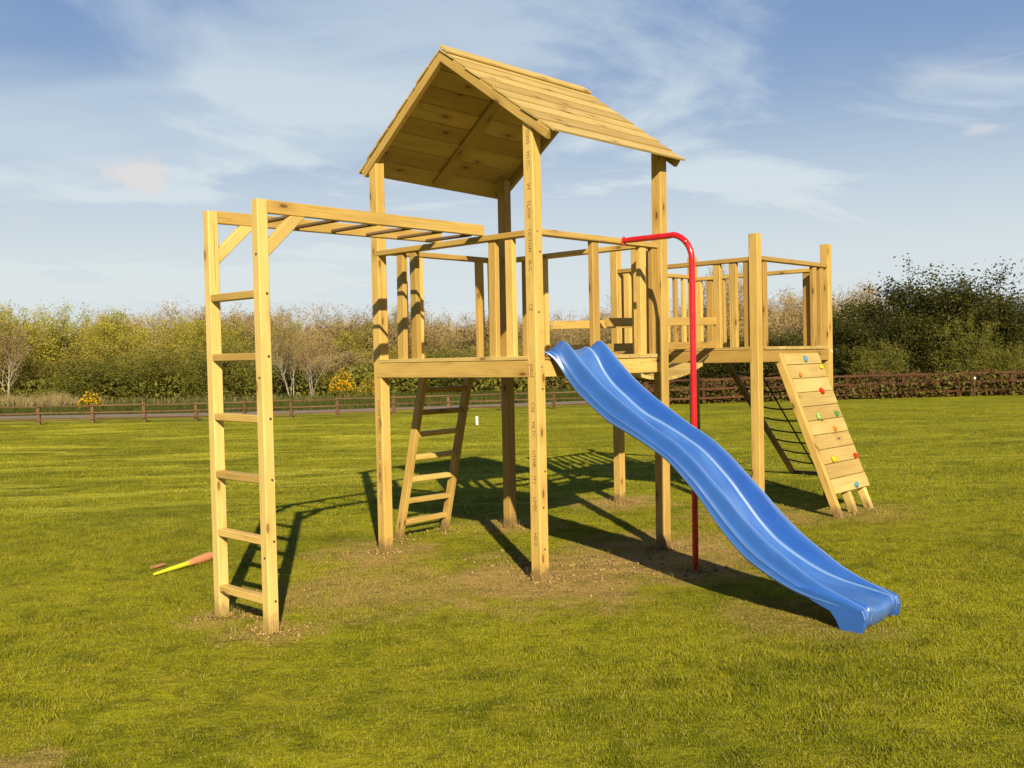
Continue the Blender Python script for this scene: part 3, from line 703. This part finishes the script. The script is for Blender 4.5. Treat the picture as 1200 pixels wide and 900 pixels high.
def seg_prisms(segs, n=5):
    """segs: list of (p0,p1,r0,r1) -> verts, quads"""
    V = []; F = []
    for p0, p1, r0, r1 in segs:
        a = p1 - p0; L = np.linalg.norm(a)
        if L < 1e-6: continue
        a = a / L; r = np.cross(a, (0, 0, 1.)) if abs(a[2]) < .95 else np.cross(a, (1., 0, 0)); r /= np.linalg.norm(r); q = np.cross(a, r); k = len(V)
        for P_, rad in ((p0, r0), (p1, r1)):
            for i in range(n):
                an = 2 * math.pi * i / n; V.append(P_ + (r * math.cos(an) + q * math.sin(an)) * rad)
        for i in range(n): F.append((k + i, k + (i + 1) % n, k + n + (i + 1) % n, k + n + i))
    return np.array(V), np.array(F)
def leaf_quads(C, size, rs, flat_=0., elong=1.8):
    n = len(C); d1 = rs.normal(size=(n, 3)); d1[:, 2] += flat_; d1 /= np.linalg.norm(d1, axis=1)[:, None]
    d2 = np.cross(d1, rs.normal(size=(n, 3))); d2 /= np.linalg.norm(d2, axis=1)[:, None]
    s = size * rs.uniform(.6, 1.3, (n, 1)); a = d1 * s * elong / 2; b = d2 * s / 2
    V = np.stack([C - a, C + b, C + a, C - b], 1).reshape(-1, 3); F = np.arange(4 * n).reshape(-1, 4); return V, F

def grow_tree(seed, h=5., stems=1, spread=.45, up=.35, levels=4, kids=5, r0=.07, twig=.5, leaf=.07, nleaf=6000, leafsd=.12, lowest=.25, fill=0., shrink=.62, bare=False, twigr=.006):
    """returns trunk (V,F) and crown (V,F,tone): limbs branch from stems, twigs and leaves at their ends"""
    rs = np.random.RandomState(seed); big, twigs, tips = [], [], []
    def branch(p, d_, L, r, lev):
        n = 5 if lev == 0 else 4; pts = [p]; d_ = d_ / np.linalg.norm(d_)
        for i in range(n):
            d_ = d_ + rs.normal(size=3) * (.10 if lev == 0 else .20); d_[2] += up * .25 * (lev > 0); d_ /= np.linalg.norm(d_)
            pts.append(pts[-1] + d_ * L / n)
        for i in range(n):
            ra, rb = r * (1 - .75 * i / n), r * (1 - .75 * (i + 1) / n)
            (big if lev <= 1 else twigs).append((pts[i], pts[i + 1], max(ra, twigr), max(rb, twigr * .8)))
        if lev >= levels - 1:
            tips.append(pts[-1]); tips.append(pts[-2]); tips.append(pts[2]); return
        if lev >= levels - 2: tips.append(pts[-1])
        k = int(kids * (1.6 if lev == 0 else 1))
        for j in range(k):
            s = lowest + (1 - lowest) * (j + rs.uniform(0, 1)) / k if lev == 0 else rs.uniform(.25, 1)
            x = min(n - 1e-3, s * n); i = int(x); q = pts[i] + (pts[i + 1] - pts[i]) * (x - i)
            side = rs.normal(size=3); side -= d_ * side.dot(d_); side /= np.linalg.norm(side) + 1e-9
            nd = d_ * (.55 + up) + side * (spread + .5) ; nd[2] = abs(nd[2]) * (.6 + up)
            branch(q, nd, L * shrink * rs.uniform(.7, 1.15) * (1.15 - .45 * s if lev == 0 else 1), r * .5, lev + 1)
    for s in range(stems):
        an = rs.uniform(0, 6.28); tilt = 0.06 if stems == 1 else rs.uniform(.1, .42)
        p = np.array([math.cos(an), math.sin(an), 0]) * (0 if stems == 1 else rs.uniform(.05, .22)); p[2] = -.1
        branch(p, np.array([math.cos(an) * tilt, math.sin(an) * tilt, 1.]), h * rs.uniform(.62, .82), r0 * rs.uniform(.8, 1.1), 0)
    tv, tf = seg_prisms(big, 6); cv, cf = seg_prisms(twigs, 3)
    T = np.array(tips); T = T[T[:, 2] > .1]; tone_t = np.full(len(cf), .25)
    idx = rs.randint(len(T), size=nleaf); C = T[idx] + rs.normal(size=(nleaf, 3)) * leafsd
    if fill:
        k = int(nleaf * fill); c = T[rs.randint(len(T), size=k)]; C[:k] = np.stack([c[:, 0] * rs.uniform(.5, 1.05, k), c[:, 1] * rs.uniform(.5, 1.05, k), c[:, 2] * rs.uniform(.1, .9, k)], 1) + rs.normal(size=(k, 3)) * leafsd
    C[:, 2] = np.maximum(C[:, 2], .05)
    lv, lf = leaf_quads(C, leaf, rs, elong=(6. if bare else 1.7), flat_=(.9 if bare else 0))
    clump = rs.uniform(0, 1, len(T))[idx]; tone = np.clip(clump * .6 + rs.uniform(0, .4, nleaf), 0, 1)
    V = np.concatenate([cv, lv]); F = np.concatenate([cf, lf + len(cv)]); return (tv, tf), (V, F, np.concatenate([tone_t, tone]))

def proto(kind, seed):
    K = dict(
        willow=dict(h=5, stems=4, spread=.25, up=.55, levels=4, kids=5, r0=.05, leaf=.062, nleaf=11000, leafsd=.14, lowest=.1, fill=.25),
        bare=dict(h=5, stems=4, spread=.30, up=.55, levels=4, kids=5, r0=.045, leaf=.032, nleaf=9500, leafsd=.16, lowest=.08, fill=.3, bare=True),
        olive=dict(h=5, stems=6, spread=.5, up=.30, levels=4, kids=4, r0=.04, leaf=.060, nleaf=12000, leafsd=.15, lowest=.03, fill=.45),
        dark=dict(h=5, stems=4, spread=.55, up=.22, levels=4, kids=5, r0=.07, leaf=.072, nleaf=30000, leafsd=.20, lowest=.05, fill=.45),
        hedge=dict(h=5, stems=6, spread=.55, up=.25, levels=4, kids=4, r0=.04, leaf=.075, nleaf=13000, leafsd=.16, lowest=.02, fill=.5),
        birch=dict(h=5, stems=5, spread=.20, up=.6, levels=4, kids=4, r0=.034, leaf=.026, nleaf=5000, leafsd=.15, lowest=.35, bare=True, twigr=.005))[kind]
    (tv, tf), (cv, cf, ct) = grow_tree(seed, **K); zs = 5. / np.percentile(cv[:, 2], 99.5); cv[:, 2] *= zs; tv[:, 2] *= zs
    tm = npmesh('trunk', tv, [tf]); tm.materials.append(BK[{'dark': 'dark', 'birch': 'white', 'hedge': 'dark'}.get(kind, 'grey')]); tm.polygons.foreach_set('use_smooth', [True] * len(tf))
    cm = npmesh('crown', cv, [cf], ct); cm.materials.append(LM[kind]); wd = np.percentile(np.abs(cv[:, :2]), 92)
    return tm, cm, wd
PR = {k: [proto(k, s) for s in range(1, 1 + n)] for k, n in dict(willow=3, bare=3, olive=3, dark=3, hedge=2, birch=2).items()}
NAMES = dict(willow='willow_tree', bare='bare_tree', olive='scrub_willow', dark='evergreen_tree', hedge='hawthorn_shrub', birch='birch_tree')
LOOK = dict(willow='yellow green spring willow', bare='bare brown twiggy tree', olive='round olive green scrub willow', dark='dense dark evergreen tree',
            hedge='low mid green hawthorn shrub', birch='white stemmed leafless birch')
F_PX = 1153.66
def at(px, D): return ((px - 600) / F_PX * D, D)
def hor(px): return 450 - F_PX * math.tan(PITCH) - (px - 600) * math.tan(ROLL)
trees = []
def tree(kind, px, D, top, width=None, place=None):
    """px: bearing, D: distance, top: bearing height of the crown top"""
    x, y = at(px, D); h = CAM_H + (hor(px) - top) / F_PX * D
    r = empty(NAMES[kind], (x, y, 0), random.uniform(0, 6.28)); tm, cm, wd = random.choice(PR[kind])
    sz = h / 5.; sw = sz if width is None else width / 2 / wd
    r.scale = (sw, sw * random.uniform(.9, 1.1), sz)
    for me in (tm, cm): o = bpy.data.objects.new(me.name, me); o.parent = r; col.objects.link(o)
    trees.append((kind, px, D, r, place)); return r
rr = random.Random(5)
J = rr.uniform
# left: spring-green willows
for px, D, top, wd in ((-60, 46, 352, 4.4), (8, 45, 357, 3.0), (40, 52, 374, 3.2), (60, 46, 361, 3.2), (96, 47, 372, 2.8), (128, 50, 364, 2.9), (165, 50, 369, 2.8), (208, 52, 372, 2.8), (243, 53, 376, 2.7),
                       (283, 54, 374, 2.8), (322, 55, 379, 2.7), (440, 57, 378, 2.6), (30, 55, 362, 3.)): tree('willow', px, D, top, wd)
# bare brown belt behind everything
for px in range(150, 1030, 27):
    top = 366 + J(-7, 7) if px < 480 else (372 + J(-6, 6) if px < 720 else 352 + J(-8, 8)); tree('bare', px + J(-9, 9), J(55, 64), top, J(3.4, 4.6), 'back')
for px in range(-90, 150, 60): tree('bare', px, 62, 380, 4.5, 'back')
# tall wispy ones behind the second tower
tree('bare', 842, 52, 312, 3.4, 'wispy'); tree('bare', 1012, 50, 334, 3.2, 'wispy')
# middle scrub
for px in list(range(-40, 760, 44)):
    tree('bare' if 300 < px < 480 and px % 3 else 'olive', px + J(-10, 10), J(43.5, 48), (410 if px < 130 else 404) + J(-12, 10) - (0 if px < 500 else 3), J(2.6, 3.8))
for px, top in ((120, 408), (190, 402), (255, 395), (520, 398)): tree('hedge', px, 43, top + 8, 3.2)
for px in range(650, 1000, 40): tree('bare', px + J(-8, 8), J(42, 46), 376 + J(-6, 8), J(2.6, 3.4))
# birches
for px, D, top in ((342, 41.5, 372), (366, 41.8, 378), (8, 42, 368)): tree('birch', px, D, top, 1.9)
# right: evergreens close behind the fence
for px, D, top, wd in ((800, 38, 404, 2.6), (845, 38, 400, 2.6), (895, 37, 392, 2.7), (938, 37, 388, 2.7), (985, 38, 372, 2.8), (1012, 37, 378, 2.4), (1050, 38, 358, 3.0), (1072, 39, 332, 4.0), (1106, 38.5, 322, 4.2), (1134, 38, 338, 3.4),
                       (1165, 39, 352, 3.2), (1205, 38, 356, 3.2), (1250, 39, 352, 3.6), (1300, 39, 348, 3.8)): tree('dark', px, D, top, wd)
for px, top in ((1030, 402), (1135, 372), (1186, 404)): tree('hedge', px, 35.0, top, 1.7)
for px in (960, 1040, 1110, 1180): tree('bare', px, 46, 352 - J(0, 12), 3.6, 'back')

ORD = 'first second third fourth fifth sixth seventh eighth ninth tenth eleventh twelfth thirteenth fourteenth fifteenth sixteenth seventeenth eighteenth nineteenth twentieth'.split()
def ordw(i):
    if i < 20: return ORD[i]
    return {2: 'twenty', 3: 'thirty'}[(i + 1) // 10] + ('-' + ORD[(i + 1) % 10 - 1] if (i + 1) % 10 else 'th')
ZONE = ((228, 'beyond the open lawn before the monkey bars'), (330, 'behind the monkey bar posts'), (440, 'between the monkey bars and the roofed tower'), (640, 'seen through the roofed tower'),
        (780, 'behind the slide'), (975, 'behind the second tower'), (9999, 'beyond the climbing wall'))
for kind in NAMES:
    for plc in (None, 'back', 'wispy'):
        L = sorted([t_ for t_ in trees if t_[0] == kind and t_[4] == plc], key=lambda t_: t_[1])
        zc = {}
        for i, (k_, px, D, r, _p) in enumerate(L):
            zone = next(z for lim, z in ZONE if px < lim); j = zc.get(zone, 0); zc[zone] = j + 1
            n_in = sum(1 for q in L if next(z for lim, z in ZONE if q[1] < lim) == zone)
            adj = {'back': 'rear row ', 'wispy': 'tall thin '}.get(plc, '')
            pre = '' if n_in == 1 else ordw(j) + ' '
            tag(r, (pre + adj + LOOK[kind] + ' ' + zone), 'tree' if kind not in ('hedge', 'olive') else 'shrub', 'trees of the wood beyond the lawn')

# gorse in flower
def gorse(px, D, wd, ht, label, seed, nb):
    x, y = at(px, D); rs = np.random.RandomState(seed); r = empty('gorse_bush', (x, y, 0)); tag(r, label, 'shrub', 'gorse bushes in flower')
    def dome(n, sh):
        a = rs.uniform(0, 6.28, n); b = np.arccos(rs.uniform(-.1, 1, n)); q = rs.uniform(.55, 1, n) ** .5 * sh
        C = np.stack([np.cos(a) * np.sin(b) * q * wd / 2, np.sin(a) * np.sin(b) * q * wd / 2, np.abs(np.cos(b)) * q * ht], 1)
        ph = np.floor(a * 2.2) * 1.7 + np.floor(b * 3.1); k = .72 + .28 * np.sin(ph * 12.9)
        C *= k[:, None]; C[:, 2] = np.maximum(C[:, 2], .03); return C, k
    C, _ = dome(3200, .95); V, F = leaf_quads(C, .06, rs, elong=3); me = npmesh('foliage', V, [F], rs.uniform(0, 1, len(F))); me.materials.append(LM['hedge']); link(bpy.data.objects.new('foliage', me), r)
    C, k = dome(nb * 3, 1.03); C = C[(C[:, 2] > ht * .25)][:nb]; V, F = leaf_quads(C, .055, rs, elong=1.1); me = npmesh('blossom', V, [F], rs.uniform(0, 1, len(F))); me.materials.append(LM['gorse']); link(bpy.data.objects.new('blossom', me), r)
    tv, tf = seg_prisms([(np.array([0, 0, -.05]), np.array([math.cos(i) * wd * .3, math.sin(i) * wd * .3, ht * .6]), .02, .01) for i in range(0, 7)]); me = npmesh('stems', tv, [tf]); me.materials.append(BK['dark']); link(bpy.data.objects.new('stem', me), r)
gorse(104, 33.2, .85, .80, 'small gorse bush in yellow flower beyond the low fence at the far left', 3, 1500)
gorse(400, 39.5, 1.25, 1.35, 'wide gorse bush in yellow flower left of the roofed tower', 4, 1500)
gorse(430, 39.8, .9, 1.0, 'sparser gorse bush in yellow flower touching the roofed tower post', 5, 650)

# ------------------------------------------------------------------ vegetation nobody could count
def scatter(name, label, cat, mt, n, xr, yr, zr, size, seed, blade=False, elong=2., ytop=None):
    rs = np.random.RandomState(seed); x = rs.uniform(*xr, n); y = rs.uniform(*yr, n)
    if ytop: y = y + np.array([ytop(q) for q in x])
    cl = .5 + .5 * np.sin(x * 1.9 + np.sin(y * 1.3 + x) * 2.) * np.sin(y * 1.1 + 1.3 * np.sin(x * .7)); hmax = zr[0] + (zr[1] - zr[0]) * cl
    if blade:
        h = hmax * rs.uniform(.5, 1.1, n); a = rs.uniform(0, 6.28, n); wx, wy = np.cos(a) * size / 2, np.sin(a) * size / 2; lx, ly = rs.normal(size=n) * h * .35, rs.normal(size=n) * h * .35
        V = np.stack([np.stack([x - wx, y - wy, 0 * x - .01], 1), np.stack([x + wx, y + wy, 0 * x - .01], 1), np.stack([x + lx, y + ly, h], 1)], 1).reshape(-1, 3); F = np.arange(3 * n).reshape(-1, 3)
    else:
        C = np.stack([x, y, hmax * rs.uniform(0, 1, n) ** .8], 1); V, F = leaf_quads(C, size, rs, elong=elong)
    me = npmesh(name, V, [F], rs.uniform(0, 1, len(F))); me.materials.append(mt); o = link(bpy.data.objects.new(name, me)); return tag(o, label, cat, kind='stuff')
pathy = lambda x: float(np.interp(x, [p[0] for p in PATH], [p[1] for p in PATH])) + 1.8
scatter('rough_grass', 'dark rough grass on the strip between the gravel path and the wood', 'grass', LM['rough'], 90000, (-32, 20), (0, 15), (.10, .26), .035, 21, True, ytop=pathy)
scatter('dry_reeds', 'pale straw coloured reeds under the willows at the far left', 'reeds', LM['dry'], 9000, (-27, -16.3), (36, 39.5), (.25, .65), .035, 22, True)
scatter('dry_grass', 'scattered straw tufts in front of the scrub', 'grass', LM['dry'], 900, (-17, -6), (35, 41), (.15, .42), .03, 27, True)
scatter('undergrowth', 'dark undergrowth along the foot of the wood', 'undergrowth', LM['hedge'], 42000, (-30, 8), (42, 50), (.5, 1.5), .11, 23)
scatter('distant_wood', 'brown mass of leafless wood behind the nearer trees', 'wood', LM['bare'], 60000, (-46, 44), (60, 76), (2.6, 3.9), .16, 24, elong=4)
scatter('bramble_hedge', 'tangled brown brambles growing through the red brown fence', 'brambles', LM['bramble'], 26000, (3.8, 22), (.25, 2.6), (.10, .85), .055, 25, ytop=lambda x: 29.2 + .105 * (x - 4), elong=3)
scatter('bramble_leaves', 'green leaves and nettles among the brambles', 'undergrowth', LM['hedge'], 15000, (4.5, 22), (.1, 4.), (.15, .75), .06, 26, ytop=lambda x: 29.2 + .105 * (x - 4))

# ------------------------------------------------------------------ mown grass as real blades near the camera
def patch(seed, n, w0, h0, size=.5):
    rs = np.random.RandomState(seed); x, y = rs.uniform(-size / 2, size / 2, (2, n)); h = h0 * rs.uniform(.45, 1.15, n) * (.8 + .4 * np.sin(x * 17 + seed) * np.sin(y * 14))
    a = rs.uniform(0, 6.28, n); wx, wy = np.cos(a) * w0 / 2, np.sin(a) * w0 / 2; b = rs.uniform(0, 6.28, n); le = h * rs.uniform(.1, 1.1, n); lx, ly = np.cos(b) * le, np.sin(b) * le
    V = np.stack([np.stack([x - wx, y - wy, 0 * x], 1), np.stack([x + wx, y + wy, 0 * x], 1), np.stack([x + lx * .4 - wx * .7, y + ly * .4 - wy * .7, h * .62], 1), np.stack([x + lx * .4 + wx * .7, y + ly * .4 + wy * .7, h * .62], 1), np.stack([x + lx, y + ly, h], 1)], 1).reshape(-1, 3)
    k = np.arange(n)[:, None] * 5; Fq = k + np.array([[0, 1, 3, 2]]); Ft = k + np.array([[2, 3, 4]]); tn = rs.uniform(0, 1, n)
    me = npmesh('grass_patch', V, [Fq, Ft], np.concatenate([tn, tn])); me.materials.append(mb_); return bpy.data.objects.new('grass_patch', me)   # never linked: only a source for the lawn's instances
def grass_field(name, label, patches, ys, size, keep=1.):
    gt = bpy.data.node_groups.new(name, 'GeometryNodeTree'); gt.interface.new_socket('Geometry', in_out='INPUT', socket_type='NodeSocketGeometry'); gt.interface.new_socket('Geometry', in_out='OUTPUT', socket_type='NodeSocketGeometry')
    N = gt.nodes; Lk = gt.links; gi = N.new('NodeGroupInput'); go = N.new('NodeGroupOutput'); iop = N.new('GeometryNodeInstanceOnPoints'); m2p = N.new('GeometryNodeMeshToPoints')
    Lk.new(gi.outputs[0], m2p.inputs['Mesh']); Lk.new(m2p.outputs[0], iop.inputs['Points'])
    g2i = N.new('GeometryNodeGeometryToInstance')
    for p in patches:
        oi = N.new('GeometryNodeObjectInfo'); oi.inputs['Object'].default_value = p; oi.inputs['As Instance'].default_value = True; Lk.new(oi.outputs['Geometry'], g2i.inputs[0])
    Lk.new(g2i.outputs[0], iop.inputs['Instance']); iop.inputs['Pick Instance'].default_value = True
    def attr(nm, ty):
        a = N.new('GeometryNodeInputNamedAttribute'); a.data_type = ty; a.inputs['Name'].default_value = nm; return a.outputs[0]
    Lk.new(attr('pick', 'INT'), iop.inputs['Instance Index']); rot = N.new('ShaderNodeCombineXYZ'); Lk.new(attr('turn', 'FLOAT'), rot.inputs[2])
    e2r = N.new('FunctionNodeEulerToRotation'); Lk.new(rot.outputs[0], e2r.inputs[0]); Lk.new(e2r.outputs[0], iop.inputs['Rotation'])
    sc = N.new('ShaderNodeCombineXYZ'); sc.inputs[0].default_value = 1.06; sc.inputs[1].default_value = 1.06; Lk.new(attr('tall', 'FLOAT'), sc.inputs[2]); Lk.new(sc.outputs[0], iop.inputs['Scale'])
    Lk.new(iop.outputs[0], go.inputs[0])
    P_ = []
    for iy in range(int(ys[0] / size), int(ys[1] / size)):
        y = (iy + .5) * size; hw = y * .56 + 1.5
        for ix in range(int(-hw / size), int(hw / size) + 1):
            P_.append(((ix + .5) * size, y, 0))
    P_ = np.array(P_); n = len(P_); rs = np.random.RandomState(5); tall = .8 + .35 * np.sin(P_[:, 0] * 1.3) * np.sin(P_[:, 1] * 1.7) + rs.uniform(-.12, .12, n)
    for wx, wy, r_, k in WORN: tall *= 1 - .5 * k * np.exp(-((P_[:, 0] - wx) ** 2 + (P_[:, 1] - wy) ** 2) / r_ ** 2)
    me = bpy.data.meshes.new(name); me.from_pydata([tuple(p) for p in P_], [], [])
    for nm, ty, d_ in (('pick', 'INT', rs.randint(0, len(patches), n)), ('turn', 'FLOAT', rs.randint(0, 4, n) * math.pi / 2), ('tall', 'FLOAT', tall)):
        a = me.attributes.new(nm, ty, 'POINT'); a.data.foreach_set('value', d_)
    me.materials.append(mb_); o = link(bpy.data.objects.new(name, me)); md = o.modifiers.new('blades', 'NODES'); md.node_group = gt
    return tag(o, label, 'grass', kind='stuff')
grass_field('near_grass', 'short mown grass blades of the lawn round the climbing frame', [patch(s, 3200, .0035, .022) for s in (1, 2, 3, 4)], (2.5, 9), .5)
grass_field('grass', 'mown grass blades of the far lawn', [patch(s, 1900, .006, .026, 1.) for s in (5, 6, 7)], (9, 26), 1.)

# ------------------------------------------------------------------ trodden soil and longer grass at the feet
FEET = [(0, 0), (A, 0), (0, B - .03), (A, B - .01), (M1, -MV), (M2, -MV), (S2, V2), (S2 + A2, V2), (2.237, .925), (2.11, 3.90), (-.33, .4), (-.33, .915)]
def soil():
    rs = np.random.RandomState(31); V = []; F = []
    base = np.array([(1, 0, 0), (-1, 0, 0), (0, 1, 0), (0, -1, 0), (0, 0, 1), (0, 0, -1)], float); tri = [(0, 2, 4), (2, 1, 4), (1, 3, 4), (3, 0, 4), (2, 0, 5), (1, 2, 5), (3, 1, 5), (0, 3, 5)]
    for (u, v) in FEET + [(1.5, .5), (1.2, .3), (1.9, .3), (.9, .2), (1.7, .7), (-.2, -.5), (.9, -1.7)]:
        foot = (u, v) in FEET; n = 70 if foot else 55
        for _ in range(n):
            a = rs.uniform(0, 6.28); r = abs(rs.normal()) * (.11 if foot else .32) + (.045 if foot else 0); p = fw(u + math.cos(a) * r, v + math.sin(a) * r, 0); s_ = rs.uniform(.004, .013) * (1.3 if rs.rand() < .1 else 1)
            q = base * (s_ * rs.uniform(.7, 1.3, (6, 3))) * (1.3, 1.3, .8); k = len(V); V += [(p.x + x, p.y + y, .006 + z + (.012 * max(0, 1 - r / .12) if foot else .0)) for x, y, z in q]; F += [(k + i, k + j, k + l) for i, j, l in tri]
    me = npmesh('soil_crumbs', np.array(V), [np.array(F)]); me.materials.append(flat('crumbled_soil', (.33, .22, .10), .95, .45, 9, .1))
    tag(link(bpy.data.objects.new('soil_crumbs', me)), 'brown crumbs of dug soil round the feet of the frame', 'soil', kind='stuff')
soil()
def tufts():
    rs = np.random.RandomState(33); X = []; H = []
    for (u, v) in FEET:
        for _ in range(rs.randint(60, 130)):
            a = rs.uniform(0, 6.28); r = .05 + abs(rs.normal()) * .05; p = fw(u + math.cos(a) * r, v + math.sin(a) * r); X.append((p.x, p.y)); H.append(rs.uniform(.03, .085))
    for _ in range(260):                    # odd longer tufts left by the mower
        y = rs.uniform(3, 14); x = rs.uniform(-.55, .55) * y
        for _k in range(rs.randint(5, 14)): X.append((x + rs.normal() * .02, y + rs.normal() * .02)); H.append(rs.uniform(.035, .07))
    X = np.array(X); H = np.array(H); n = len(X); a = rs.uniform(0, 6.28, n); wx, wy = np.cos(a) * .0025, np.sin(a) * .0025; b = rs.uniform(0, 6.28, n); l = H * rs.uniform(.2, .8, n)
    z0 = np.zeros(n); V = np.stack([np.stack([X[:, 0] - wx, X[:, 1] - wy, z0], 1), np.stack([X[:, 0] + wx, X[:, 1] + wy, z0], 1), np.stack([X[:, 0] + np.cos(b) * l, X[:, 1] + np.sin(b) * l, H], 1)], 1).reshape(-1, 3)
    me = npmesh('grass_tufts', V, [np.arange(3 * n).reshape(-1, 3)], rs.uniform(0, .9, n)); me.materials.append(mb_)
    tag(link(bpy.data.objects.new('grass_tufts', me)), 'longer grass tufts the mower left round the feet and in the lawn', 'grass', kind='stuff')
tufts()
